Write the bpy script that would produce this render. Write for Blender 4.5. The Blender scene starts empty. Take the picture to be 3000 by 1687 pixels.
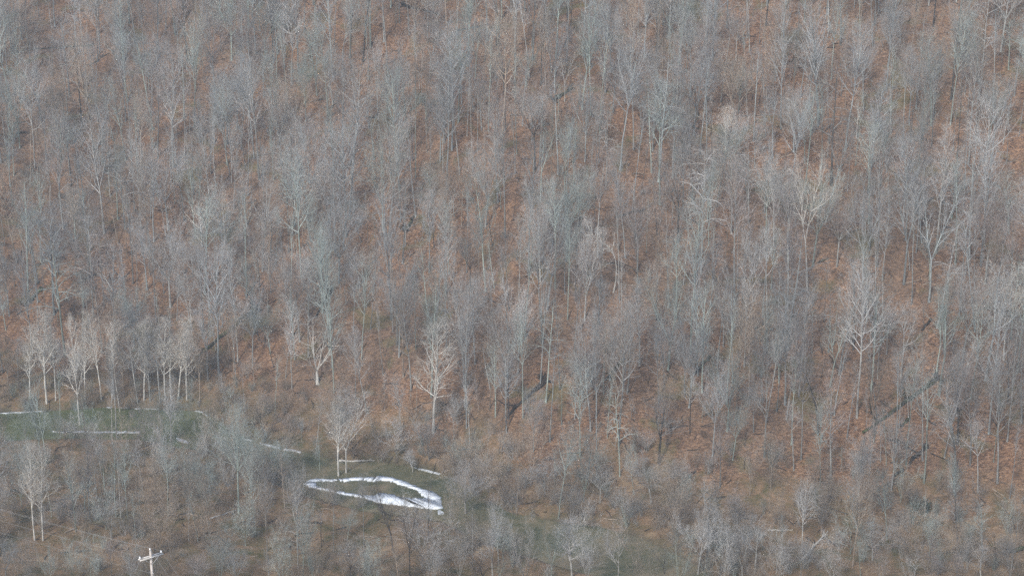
import bpy, math, random
import numpy as np
from mathutils import Matrix, Vector

rng = np.random.default_rng(11)
random.seed(11)
SC = bpy.context.scene
COL = SC.collection

# ------------------------------------------------------------------ camera, sky, sun, exposure
F_PX, PW, PH = 4600.0, 3000.0, 1687.0
PITCH = math.radians(17.0)
CAM = np.array([0.0, 0.0, 108.6])
cd = bpy.data.cameras.new('camera')
cd.sensor_width = 36.0
cd.lens = 36.0 * F_PX / PW
cd.clip_start, cd.clip_end = 1.0, 5000.0
cam = bpy.data.objects.new('camera', cd)
cam.location = CAM
cam.rotation_euler = (math.radians(90) - PITCH, 0, 0)
COL.objects.link(cam)
SC.camera = cam

SUN_EL, SUN_AZ = 40.0, 205.0        # degrees; azimuth clockwise from +Y: behind the camera, a little to the left
wd = bpy.data.worlds.new('World')
SC.world = wd
wd.use_nodes = True
wn = wd.node_tree
bg = wn.nodes['Background']
sky = wn.nodes.new('ShaderNodeTexSky')
sky.sky_type = 'NISHITA'
sky.sun_disc = False
sky.sun_elevation = math.radians(SUN_EL)
sky.sun_rotation = math.radians(SUN_AZ)
sky.air_density, sky.dust_density, sky.ozone_density = 1.0, 1.7, 1.0
wn.links.new(sky.outputs[0], bg.inputs[0])
bg.inputs[1].default_value = 0.10
sl = bpy.data.lights.new('sun', 'SUN')
sl.energy, sl.angle, sl.color = 1.5, math.radians(10), (1.0, 0.97, 0.92)
sun = bpy.data.objects.new('sun', sl)
sd = Vector((math.sin(math.radians(SUN_AZ)) * math.cos(math.radians(SUN_EL)),
             math.cos(math.radians(SUN_AZ)) * math.cos(math.radians(SUN_EL)), math.sin(math.radians(SUN_EL))))
sun.rotation_euler = sd.to_track_quat('Z', 'Y').to_euler()
sun.location = (0, -50, 160)
COL.objects.link(sun)

SC.view_settings.view_transform = 'Standard'
SC.view_settings.look = 'None'
SC.view_settings.exposure = 1.28
SC.view_settings.gamma = 1.0
SC.view_settings.use_curve_mapping = False
DENOISE = False
SC.render.engine = 'CYCLES'
SC.cycles.use_denoising = DENOISE
SC.cycles.use_adaptive_sampling = False
try: SC.cycles.sampling_pattern = 'BLUE_NOISE'
except Exception: pass
SC.cycles.max_bounces = 5
SC.cycles.diffuse_bounces = 2
SC.cycles.volume_bounces = 1
SC.cycles.transparent_max_bounces = 8

# ------------------------------------------------------------------ pixels of the photograph -> rays
cp, sp = math.cos(PITCH), math.sin(PITCH)
def ray(px, py):
    x = (np.asarray(px, float) - PW / 2) / F_PX
    v = -(np.asarray(py, float) - PH / 2) / F_PX
    d = np.stack([x, cp + v * sp, -sp + v * cp], -1)
    return d / np.linalg.norm(d, axis=-1, keepdims=True)
def project(p):
    q = np.asarray(p, float) - CAM
    fwd = q[..., 1] * cp - q[..., 2] * sp
    up = q[..., 1] * sp + q[..., 2] * cp
    return PW / 2 + F_PX * q[..., 0] / fwd, PH / 2 - F_PX * up / fwd, fwd
def on_plane(px, py, z=0.0):
    d = ray(px, py)
    t = (z - CAM[2]) / d[..., 2]
    return CAM + d * t[..., None]

# ------------------------------------------------------------------ terrain
_tab = np.random.default_rng(5).random((256, 256))
def noise(x, y):
    xi, yi = np.floor(x).astype(int), np.floor(y).astype(int)
    fx, fy = x - xi, y - yi
    fx, fy = fx * fx * (3 - 2 * fx), fy * fy * (3 - 2 * fy)
    a, b = _tab[xi % 256, yi % 256], _tab[(xi + 1) % 256, yi % 256]
    c, d = _tab[xi % 256, (yi + 1) % 256], _tab[(xi + 1) % 256, (yi + 1) % 256]
    return (a * (1 - fx) + b * fx) * (1 - fy) + (c * (1 - fx) + d * fx) * fy - 0.5
def sstep(a, b, x):
    t = np.clip((x - a) / (b - a), 0, 1)
    return t * t * (3 - 2 * t)

TOE_PX = [(-300, 1150), (0, 1150), (500, 1152), (900, 1240), (1250, 1322), (1600, 1415), (2200, 1475), (3000, 1555), (3300, 1575)]
TOE = np.array([on_plane(*p)[:2] for p in np.array(TOE_PX, float)])
UP_BANK = [(-420, 1214), (0, 1208), (128, 1203), (303, 1191), (466, 1198), (577, 1202), (616, 1222), (660, 1262), (735, 1287), (881, 1324),
           (997, 1352), (1097, 1352), (1216, 1368), (1289, 1388), (1380, 1446), (1480, 1500), (1600, 1526), (1740, 1542), (1860, 1576), (1951, 1616), (2040, 1662), (2110, 1710), (2300, 1810)]
LO_BANK = [(2040, 1810), (1940, 1712), (1864, 1684), (1704, 1653), (1500, 1592), (1380, 1545), (1310, 1508), (1245, 1502), (1172, 1492), (1105, 1483), (1012, 1460),
           (925, 1440), (850, 1412), (780, 1374), (700, 1338), (620, 1304), (553, 1297), (408, 1270), (256, 1266), (0, 1272), (-420, 1282)]
RIV = np.array([on_plane(*p)[:2] for p in np.array(UP_BANK + LO_BANK, float)])
def river_dist(x, y):
    """signed distance to the river outline, negative inside"""
    x, y = np.asarray(x, float), np.asarray(y, float)
    sh = x.shape
    P = np.stack([x.ravel(), y.ravel()], 1)
    best = np.full(len(P), 1e9)
    inside = np.zeros(len(P), bool)
    for i in range(len(RIV)):
        a, b = RIV[i], RIV[(i + 1) % len(RIV)]
        ab = b - a
        t = np.clip(((P - a) @ ab) / (ab @ ab), 0, 1)
        best = np.minimum(best, np.hypot(*(P - a - t[:, None] * ab).T))
        c = (a[1] > P[:, 1]) != (b[1] > P[:, 1])
        if a[1] != b[1]:
            inside ^= c & (P[:, 0] < (b[0] - a[0]) * (P[:, 1] - a[1]) / (b[1] - a[1]) + a[0])
    return np.where(inside, -best, best).reshape(sh)
def height(x, y, micro=True):
    x, y = np.asarray(x, float), np.asarray(y, float)
    d = y - np.interp(x, TOE[:, 0], TOE[:, 1])
    w = 5.0
    sp_ = np.where(d > 40, d, w * np.log1p(np.exp(np.clip(d / w, -30, 30))))
    hill = 0.60 * sp_ * (1 + 0.16 * noise(x / 55 + 9, y / 80 + 3))
    k = np.clip(d / 25, 0, 1)
    hill = hill + k * (5.0 * noise(x / 30 + y / 60, y / 90 + 7) + 3.2 * noise(x / 11 + y / 16 + 4, y / 34) + 1.2 * noise(x / 7, y / 7 + 60))
    hill = np.where(hill > 120, 120 + 20 * np.tanh((hill - 120) / 20), hill)
    near = np.clip((195 - y) * 0.49, 0, 36)
    near = near + 13 * sstep(-62, -85, x) * sstep(215, 175, y) 
    z = hill + near + 0.5 * noise(x / 9, y / 9 + 20) * (near < 1)
    # leaf litter hummocks on a scale of decimetres to a metre
    if micro:
        z = z + (0.75 * noise(x / 2.6, y / 1.2 + 31) + 0.35 * noise(x / 1.1 + 5, y / 0.8)) * (0.3 + 0.7 * k)
    rd = river_dist(x, y)
    bank = sstep(3.0, -0.6, rd)
    return z * (1 - bank) + (-1.5) * bank
WATER_Z = -0.55
def on_ground(px, py):
    d = ray(px, py)
    ts = np.arange(150, 560, 1.0)
    p = CAM + d * ts[:, None]
    below = p[:, 2] < height(p[:, 0], p[:, 1])
    i = int(np.argmax(below)) if below.any() else len(ts) - 1
    lo, hi = ts[max(i - 1, 0)], ts[i]
    for _ in range(12):
        m = (lo + hi) / 2
        q = CAM + d * m
        if q[2] < float(height(q[0], q[1])): hi = m
        else: lo = m
    return CAM + d * hi

# ------------------------------------------------------------------ materials
def nmat(name):
    m = bpy.data.materials.new(name)
    m.use_nodes = True
    nt = m.node_tree
    b = nt.nodes['Principled BSDF']
    b.inputs['Specular IOR Level'].default_value = 0.15
    b.inputs['Roughness'].default_value = 0.9
    return m, nt, b
def nd(nt, t, **kw):
    n = nt.nodes.new(t)
    for k, v in kw.items():
        setattr(n, k, v)
    return n
def tex(nt, scale, detail=6, rough=0.6, vec=None, dist=0.0):
    n = nd(nt, 'ShaderNodeTexNoise')
    n.inputs['Scale'].default_value = scale
    n.inputs['Detail'].default_value = detail
    n.inputs['Roughness'].default_value = rough
    n.inputs['Distortion'].default_value = dist
    if vec is not None: nt.links.new(vec, n.inputs['Vector'])
    return n.outputs['Fac']
def ramp(nt, fac, stops):
    r = nd(nt, 'ShaderNodeValToRGB')
    e = r.color_ramp.elements
    while len(e) < len(stops): e.new(0.5)
    for el, (p, c) in zip(e, stops):
        el.position = p
        el.color = (*c, 1) if not isinstance(c, (int, float)) else (c, c, c, 1)
    nt.links.new(fac, r.inputs[0])
    return r.outputs[0]
def mix(nt, fac, a, b, mode='MIX'):
    n = nd(nt, 'ShaderNodeMix', data_type='RGBA', blend_type=mode)
    for sock, v in ((n.inputs[0], fac), (n.inputs[6], a), (n.inputs[7], b)):
        if isinstance(v, (int, float)): sock.default_value = v
        elif isinstance(v, tuple): sock.default_value = (*v, 1)
        else: nt.links.new(v, sock)
    return n.outputs[2]
def mapping(nt, scale):
    tc = nd(nt, 'ShaderNodeTexCoord')
    mp = nd(nt, 'ShaderNodeMapping')
    mp.inputs['Scale'].default_value = scale
    nt.links.new(tc.outputs['Object'], mp.inputs[0])
    return mp.outputs[0]

def bark(name, dark, light, patch=None, scale=1.3, patch_amt=0.5, vary=0.35):
    """bark: two tones broken up along the stem, each tree a little lighter or darker than the next"""
    m, nt, b = nmat(name)
    v = mapping(nt, (1, 1, 0.35))
    f = tex(nt, scale, 5, 0.65, v)
    c = ramp(nt, f, [(0.35, dark), (0.62, light)])
    if patch:
        g = tex(nt, scale * 0.35, 3, 0.6, v)
        c = mix(nt, ramp(nt, g, [(0.45, 0.0), (0.62, patch_amt)]), c, patch)
    oi = nd(nt, 'ShaderNodeObjectInfo')
    k = ramp(nt, oi.outputs['Random'], [(0.0, 1 - vary), (1.0, 1 + vary)])
    mr = nd(nt, 'ShaderNodeMapRange')
    mr.inputs[3].default_value, mr.inputs[4].default_value = 1 - vary, 1 + vary
    nt.links.new(oi.outputs['Random'], mr.inputs[0])
    vm = nd(nt, 'ShaderNodeVectorMath', operation='SCALE')
    nt.links.new(c, vm.inputs[0])
    nt.links.new(mr.outputs[0], vm.inputs['Scale'])
    nt.links.new(vm.outputs[0], b.inputs['Base Color'])
    return m
MAT = {
    'bark_grey': bark('bark_grey', (.095, .092, .085), (.25, .245, .23), (.29, .32, .29), patch_amt=.5),
    'bark_blue': bark('bark_blue', (.105, .11, .108), (.25, .265, .26), (.31, .36, .345), patch_amt=.6),
    'bark_lichen': bark('bark_lichen', (.12, .135, .115), (.28, .32, .28), (.33, .40, .345), patch_amt=.7),
    'bark_pale': bark('bark_pale', (.17, .165, .15), (.38, .375, .35), (.20, .18, .14), patch_amt=.5, vary=.25),
    'bark_white': bark('bark_white', (.30, .285, .25), (.60, .58, .53), (.20, .18, .145), patch_amt=.6, vary=.15),
    'bark_dark': bark('bark_dark', (.025, .022, .020), (.075, .065, .058), (.10, .10, .08), patch_amt=.4),
    'bark_tan': bark('bark_tan', (.14, .105, .08), (.29, .235, .18), (.24, .225, .19), patch_amt=.4),
    'twig_grey': bark('limb_grey', (.205, .195, .18), (.335, .325, .305), vary=.3),
    'twig_blue': bark('limb_blue', (.215, .222, .218), (.35, .355, .35), vary=.3),
    'twig_lichen': bark('limb_lichen', (.22, .245, .225), (.36, .40, .37), vary=.3),
    'twig_pale': bark('limb_pale', (.28, .275, .26), (.45, .44, .42), vary=.25),
    'twig_white': bark('limb_white', (.46, .43, .375), (.72, .69, .62), vary=.15),
    'twig_tan': bark('limb_tan', (.20, .165, .13), (.34, .285, .23), vary=.3),
    'twig_violet': bark('limb_violet', (.19, .165, .15), (.31, .275, .255), vary=.3),
    'twig_dark': bark('limb_dark', (.05, .045, .042), (.115, .10, .095), vary=.3),
}
for k in ('grey', 'blue', 'lichen', 'pale', 'white', 'tan', 'violet', 'dark'):
    MAT['limb_' + k] = MAT['twig_' + k]  # pale limb tones, with the light upper branches catch put into the colour
for k, lo, hi in (('grey', (.12, .113, .106), (.20, .19, .18)), ('blue', (.13, .125, .118), (.21, .205, .195)), ('lichen', (.125, .135, .12), (.21, .225, .20)),
                  ('pale', (.20, .19, .175), (.33, .315, .295)), ('white', (.30, .275, .235), (.48, .44, .385)), ('tan', (.15, .118, .09), (.25, .20, .155)),
                  ('violet', (.125, .104, .092), (.205, .175, .158)), ('dark', (.04, .035, .033), (.085, .075, .07))):
    MAT['twig_' + k] = bark('twig_' + k, lo, hi, vary=.3)
COLOURS = {'g': ('bark_grey', 'twig_grey', 'grey'), 'b': ('bark_blue', 'twig_blue', 'bluish grey'), 'l': ('bark_lichen', 'twig_lichen', 'lichen green'),
           'p': ('bark_pale', 'twig_pale', 'pale'), 'w': ('bark_white', 'twig_white', 'white'), 'd': ('bark_dark', 'twig_dark', 'dark'),
           't': ('bark_tan', 'twig_tan', 'tan'), 'v': ('bark_grey', 'twig_violet', 'brownish grey'), 'k': ('bark_dark', 'twig_grey', 'dark-stemmed')}

def ground_material():
    m, nt, b = nmat('leaf_litter')
    g = nd(nt, 'ShaderNodeNewGeometry')
    P = g.outputs['Position']
    big = tex(nt, 0.045, 5, 0.6, P, 0.6)
    mid = tex(nt, 0.45, 6, 0.7, P, 0.4)
    mp = nd(nt, 'ShaderNodeMapping')
    mp.inputs['Scale'].default_value = (1.0, 2.2, 2.2)
    nt.links.new(P, mp.inputs[0])
    fine = tex(nt, 1.5, 8, 0.80, mp.outputs[0], 0.5)
    c = ramp(nt, fine, [(0.34, (.018, .011, .008)), (0.44, (.105, .056, .034)), (0.54, (.235, .133, .074)), (0.66, (.44, .275, .175))])
    c2 = ramp(nt, fine, [(0.32, (.020, .015, .012)), (0.44, (.105, .068, .046)), (0.56, (.20, .128, .082)), (0.70, (.36, .24, .155))])
    c = mix(nt, ramp(nt, big, [(0.40, 0.0), (0.60, 1.0)]), c, c2)
    c = mix(nt, ramp(nt, mid, [(0.33, 0.80), (0.47, 0.0)]), c, (.050, .034, .025))
    # moss and green ground plants in scattered patches
    ms = tex(nt, 0.11, 5, 0.65, P, 0.8)
    c = mix(nt, ramp(nt, ms, [(0.56, 0.0), (0.66, 0.65)]), c, (.10, .095, .042))
    # valley floor: drier straw and olive grass
    va = nd(nt, 'ShaderNodeAttribute')
    va.attribute_name = 'valley'
    st = tex(nt, 0.16, 8, 0.75, P, 0.8)
    grass = ramp(nt, st, [(0.34, (.080, .082, .036)), (0.44, (.17, .128, .068)), (0.55, (.25, .162, .096)), (0.67, (.40, .29, .17))])
    gf = mix(nt, 0.75, grass, ramp(nt, fine, [(0.25, 0.25), (0.75, 1.25)]), 'MULTIPLY')
    c = mix(nt, va.outputs['Fac'], c, gf)
    ba = nd(nt, 'ShaderNodeAttribute')
    ba.attribute_name = 'bank'
    c = mix(nt, ba.outputs['Fac'], c, ramp(nt, fine, [(0.3, (.035, .03, .02)), (0.7, (.11, .10, .062))]))
    nt.links.new(c, b.inputs['Base Color'])
    bp = nd(nt, 'ShaderNodeBump')
    bp.inputs['Strength'].default_value = 0.9
    bp.inputs['Distance'].default_value = 0.25
    nt.links.new(fine, bp.inputs['Height'])
    nt.links.new(bp.outputs[0], b.inputs['Normal'])
    return m
MAT['ground'] = ground_material()

def water_material():
    m, nt, b = nmat('river_water')
    g = nd(nt, 'ShaderNodeNewGeometry')
    f = tex(nt, 0.13, 5, 0.65, g.outputs['Position'], 0.8)
    c = ramp(nt, f, [(0.36, (.050, .062, .034)), (0.48, (.105, .100, .058)), (0.58, (.165, .138, .085)), (0.68, (.18, .142, .092))])
    green = ramp(nt, f, [(0.36, (.045, .060, .030)), (0.52, (.082, .100, .046)), (0.66, (.120, .122, .064))])
    sx = nd(nt, 'ShaderNodeSeparateXYZ')
    nt.links.new(g.outputs['Position'], sx.inputs[0])
    mr = nd(nt, 'ShaderNodeMapRange')
    mr.inputs[1].default_value, mr.inputs[2].default_value = -60.0, -38.0
    nt.links.new(sx.outputs[0], mr.inputs[0])
    nt.links.new(mix(nt, mr.outputs[0], green, c), b.inputs['Base Color'])   # algae-green upstream, silty below the bend
    b.inputs['Roughness'].default_value = 0.10
    b.inputs['Specular IOR Level'].default_value = 0.5
    bp = nd(nt, 'ShaderNodeBump')
    bp.inputs['Strength'].default_value = 0.5
    bp.inputs['Distance'].default_value = 0.08
    nt.links.new(tex(nt, 1.1, 5, 0.65, g.outputs['Position']), bp.inputs['Height'])
    nt.links.new(bp.outputs[0], b.inputs['Normal'])
    return m
MAT['water'] = water_material()

def simple(name, stops, scale, rough=0.85, spec=0.2, bump=0.0):
    m, nt, b = nmat(name)
    g = nd(nt, 'ShaderNodeNewGeometry')
    f = tex(nt, scale, 6, 0.65, g.outputs['Position'])
    nt.links.new(ramp(nt, f, stops), b.inputs['Base Color'])
    b.inputs['Roughness'].default_value = rough
    b.inputs['Specular IOR Level'].default_value = spec
    if bump:
        bp = nd(nt, 'ShaderNodeBump')
        bp.inputs['Strength'].default_value = 0.8
        bp.inputs['Distance'].default_value = bump
        nt.links.new(f, bp.inputs['Height'])
        nt.links.new(bp.outputs[0], b.inputs['Normal'])
    return m
MAT['ice'] = simple('river_ice', [(0.34, (.30, .32, .33)), (0.44, (.66, .70, .73)), (0.7, (.80, .83, .85))], 0.9, 0.5, 0.3, 0.05)
MAT['ice_dull'] = simple('thin_river_ice', [(0.38, (.20, .21, .20)), (0.5, (.45, .47, .48)), (0.66, (.66, .68, .69))], 1.6, 0.5, 0.3, 0.04)
MAT['log_moss'] = simple('mossy_log', [(0.40, (.020, .018, .014)), (0.52, (.036, .036, .018)), (0.66, (.075, .085, .030))], 0.7, bump=0.06)
MAT['log_green'] = simple('green_moss', [(0.40, (.018, .016, .011)), (0.54, (.036, .038, .018)), (0.68, (.080, .100, .032))], 0.9, bump=0.06)
MAT['log_dark'] = simple('rotten_log', [(0.35, (.014, .012, .010)), (0.5, (.032, .025, .020)), (0.7, (.075, .058, .045))], 1.1, bump=0.06)
MAT['log_pale'] = simple('weathered_log', [(0.35, (.22, .20, .17)), (0.5, (.38, .36, .33)), (0.7, (.52, .50, .47))], 1.1, bump=0.04)
MAT['log_white'] = simple('bleached_wood', [(0.38, (.22, .20, .17)), (0.5, (.42, .40, .36)), (0.7, (.60, .58, .54))], 1.3, bump=0.03)
MAT['pole_wood'] = simple('pole_wood', [(0.35, (.28, .24, .21)), (0.5, (.44, .39, .35)), (0.7, (.54, .49, .45))], 2.0)
MAT['arm_wood'] = simple('crossarm_wood', [(0.35, (.40, .37, .33)), (0.5, (.54, .51, .47)), (0.7, (.64, .61, .58))], 2.5)
MAT['porcelain'] = simple('porcelain', [(0.3, (.72, .72, .72)), (0.7, (.82, .82, .82))], 5, 0.3, 0.5)
MAT['steel'] = simple('galvanised_steel', [(0.3, (.36, .36, .37)), (0.7, (.46, .46, .47))], 5, 0.5, 0.5)
MAT['wire'] = simple('bare_conductor', [(0.3, (.22, .22, .21)), (0.7, (.30, .30, .29))], 3, 0.5, 0.5)
MAT['straw'] = simple('dry_grass', [(0.3, (.36, .28, .16)), (0.7, (.58, .48, .30))], 2.0)
MAT['ivy'] = simple('ivy_leaves', [(0.3, (.012, .018, .009)), (0.7, (.035, .052, .022))], 2.0)

# ------------------------------------------------------------------ mesh helpers
def mesh_from(name, V, Fc, mat=None, smooth=False):
    me = bpy.data.meshes.new(name)
    V = np.asarray(V, np.float32)
    Fc = np.asarray(Fc, np.int32)
    n, k = Fc.shape
    me.vertices.add(len(V))
    me.vertices.foreach_set('co', V.ravel())
    me.loops.add(n * k)
    me.loops.foreach_set('vertex_index', Fc.ravel())
    me.polygons.add(n)
    me.polygons.foreach_set('loop_start', np.arange(0, n * k, k, dtype=np.int32))
    if smooth: me.polygons.foreach_set('use_smooth', np.ones(n, bool))
    if mat: me.materials.append(mat)
    me.update(calc_edges=True)
    return me
def norm(v):
    return v / np.maximum(np.linalg.norm(v, axis=-1, keepdims=True), 1e-9)
class Tubes:
    """collects tapered tubes (quads) along polylines"""
    def __init__(s): s.V, s.F, s.M, s.n = [], [], [], 0
    def add(s, pts, rad, sides, mi=0):
        pts, rad = np.asarray(pts, float), np.asarray(rad, float)
        if pts.ndim == 2: pts, rad = pts[None], rad[None]
        N, K, _ = pts.shape
        t = np.empty_like(pts)
        t[:, 1:-1] = pts[:, 2:] - pts[:, :-2]
        t[:, 0], t[:, -1] = pts[:, 1] - pts[:, 0], pts[:, -1] - pts[:, -2]
        t = norm(t)
        ref = np.where(np.abs(t[:, :1, 2:3]) > 0.9, np.array([1.0, 0, 0]), np.array([0, 0, 1.0]))
        u = norm(np.cross(t, np.broadcast_to(ref, t.shape)))
        w = np.cross(t, u)
        a = np.arange(sides) * 2 * np.pi / sides
        ring = u[:, :, None] * np.cos(a)[:, None] + w[:, :, None] * np.sin(a)[:, None]
        V = pts[:, :, None] + ring * rad[:, :, None, None]
        idx = np.arange(N * K * sides).reshape(N, K, sides)
        q = np.stack([idx[:, :-1], np.roll(idx[:, :-1], -1, 2), np.roll(idx[:, 1:], -1, 2), idx[:, 1:]], -1)
        s.V.append(V.reshape(-1, 3)); s.F.append(q.reshape(-1, 4) + s.n); s.n += N * K * sides
        s.M.append(np.full(N * (K - 1) * sides, mi, np.int32))
        return s
    def mesh(s, name, mat=None, smooth=False):
        me = mesh_from(name, np.concatenate(s.V), np.concatenate(s.F), None, smooth)
        for m_ in (mat if isinstance(mat, (list, tuple)) else [mat]):
            if m_: me.materials.append(m_)
        me.polygons.foreach_set('material_index', np.concatenate(s.M))
        return me
def obj(name, me, parent=None, loc=None, link=True):
    o = bpy.data.objects.new(name, me)
    if loc is not None: o.location = loc
    if parent is not None: o.parent = parent
    if link: COL.objects.link(o)
    return o
def tag(o, label=None, cat=None, group=None, kind=None):
    for k, v in (('label', label), ('category', cat), ('group', group), ('kind', kind)):
        if v: o[k] = v
    return o
def empty(name, loc):
    o = bpy.data.objects.new(name, None)
    o.location = loc
    o.empty_display_size = 0.5
    COL.objects.link(o)
    return o

# ------------------------------------------------------------------ ground, water, haze
def axis(core0, core1, step, far0, far1):
    lo = core0 - np.cumsum(np.geomspace(step * 1.3, 14, 22)); lo = lo[lo > far0][::-1]
    hi = core1 + np.cumsum(np.geomspace(step * 1.3, 14, 22)); hi = hi[hi < far1]
    return np.concatenate([[far0], lo, np.arange(core0, core1, step), hi, [far1]])
gx, gy = axis(-128, 128, 0.55, -330, 330), axis(205, 372, 0.5, 30, 640)
X, Y = np.meshgrid(gx, gy, indexing='ij')
Z = height(X, Y)
nx, ny = len(gx), len(gy)
idx = np.arange(nx * ny).reshape(nx, ny)
quads = np.stack([idx[:-1, :-1], idx[1:, :-1], idx[1:, 1:], idx[:-1, 1:]], -1).reshape(-1, 4)
gm = mesh_from('ground', np.stack([X, Y, Z], -1).reshape(-1, 3), quads, MAT['ground'], True)
D = Y - np.interp(X, TOE[:, 0], TOE[:, 1])
RD = river_dist(X, Y)
a = gm.attributes.new('valley', 'FLOAT', 'POINT')
a.data.foreach_set('value', sstep(9, -4, D + 10 * noise(X / 6, Y / 6)).ravel().astype(np.float32))
a = gm.attributes.new('bank', 'FLOAT', 'POINT')
a.data.foreach_set('value', sstep(3.0, 0.3, RD + 1.8 * noise(X / 1.7, Y / 1.7)).ravel().astype(np.float32))
tag(obj('ground', gm), kind='structure')

def poly_slab(name, xy, z0, z1, mat):
    n = len(xy)
    import bmesh
    bm = bmesh.new()
    top = [bm.verts.new((x, y, z1)) for x, y in xy]
    f = bm.faces.new(top)
    r = bmesh.ops.extrude_face_region(bm, geom=[f])
    for v in [e for e in r['geom'] if isinstance(e, bmesh.types.BMVert)]: v.co.z = z0
    bmesh.ops.triangulate(bm, faces=[f for f in bm.faces if len(f.verts) > 4])
    bmesh.ops.recalc_face_normals(bm, faces=bm.faces)
    me = bpy.data.meshes.new(name)
    bm.to_mesh(me); bm.free()
    me.materials.append(mat)
    return me
cen = RIV
nrm = []
for i in range(len(RIV)):
    e = RIV[(i + 1) % len(RIV)] - RIV[i - 1]
    nn = np.array([-e[1], e[0]]) / np.hypot(*e)
    if river_dist(np.array([RIV[i][0] + nn[0] * .3]), np.array([RIV[i][1] + nn[1] * .3]))[0] < 0: nn = -nn
    nrm.append(nn)
tag(obj('river', poly_slab('river', RIV + 3.2 * np.array(nrm), WATER_Z - 0.02, WATER_Z, MAT['water'])), kind='structure')

hm = bpy.data.meshes.new('haze')
hx0, hx1, hy0, hy1, hz0, hz1 = -340, 340, -40, 650, -4, 190
hm.from_pydata([(x, y, z) for z in (hz0, hz1) for y in (hy0, hy1) for x in (hx0, hx1)], [],
               [(0, 2, 3, 1), (4, 5, 7, 6), (0, 1, 5, 4), (2, 6, 7, 3), (0, 4, 6, 2), (1, 3, 7, 5)])
m = bpy.data.materials.new('haze')
m.use_nodes = True
m.node_tree.nodes.remove(m.node_tree.nodes['Principled BSDF'])
pv = m.node_tree.nodes.new('ShaderNodeVolumePrincipled')
pv.inputs['Color'].default_value = (0.78, 0.90, 1.0, 1)
pv.inputs['Density'].default_value = 0.00030
m.node_tree.links.new(pv.outputs[0], m.node_tree.nodes['Material Output'].inputs['Volume'])
hm.materials.append(m)
tag(obj('haze', hm), kind='stuff')

# ------------------------------------------------------------------ bare trees
def grow(start, dirs, lens, k, wig, up, g):
    N = len(start)
    pts = np.empty((N, k + 1, 3))
    pts[:, 0] = start
    d = norm(dirs)
    for i in range(k):
        d = norm(d + wig * g.normal(size=(N, 3)) + np.array([0, 0, 1.0]) * up)
        pts[:, i + 1] = pts[:, i] + d * (lens / k)[:, None]
    return pts
def branch_off(P, Rd, n, t0, t1, ang, g, jitter=12):
    """n side shoots per parent polyline: positions, directions, parameter, parent radius, parent length"""
    N, K, _ = P.shape
    base = (np.arange(n) + g.random((N, n))) / n
    t = t0 + (t1 - t0) * base
    s = t * (K - 1)
    i = np.minimum(s.astype(int), K - 2)
    f = (s - i)[..., None]
    r = np.arange(N)[:, None]
    a, b = P[r, i], P[r, i + 1]
    pos = a * (1 - f) + b * f
    ax = norm(b - a)
    ref = np.where(np.abs(ax[..., 2:3]) > .95, np.array([1.0, 0, 0]), np.array([0, 0, 1.0]))
    u = norm(np.cross(ax, ref)); w = np.cross(ax, u)
    phi = (np.arange(n) * 2.399 + g.random((N, 1)) * 6.28 + g.normal(size=(N, n)) * .5)[..., None]
    th = np.radians(ang + g.normal(size=(N, n)) * jitter)[..., None]
    d = ax * np.cos(th) + (u * np.cos(phi) + w * np.sin(phi)) * np.sin(th)
    rad = Rd[r, i] * (1 - f[..., 0]) + Rd[r, i + 1] * f[..., 0]
    L = np.linalg.norm(np.diff(P, axis=1), axis=2).sum(1)[:, None] * np.ones((1, n))
    return pos.reshape(-1, 3), d.reshape(-1, 3), t.ravel(), rad.ravel(), L.ravel()

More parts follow.
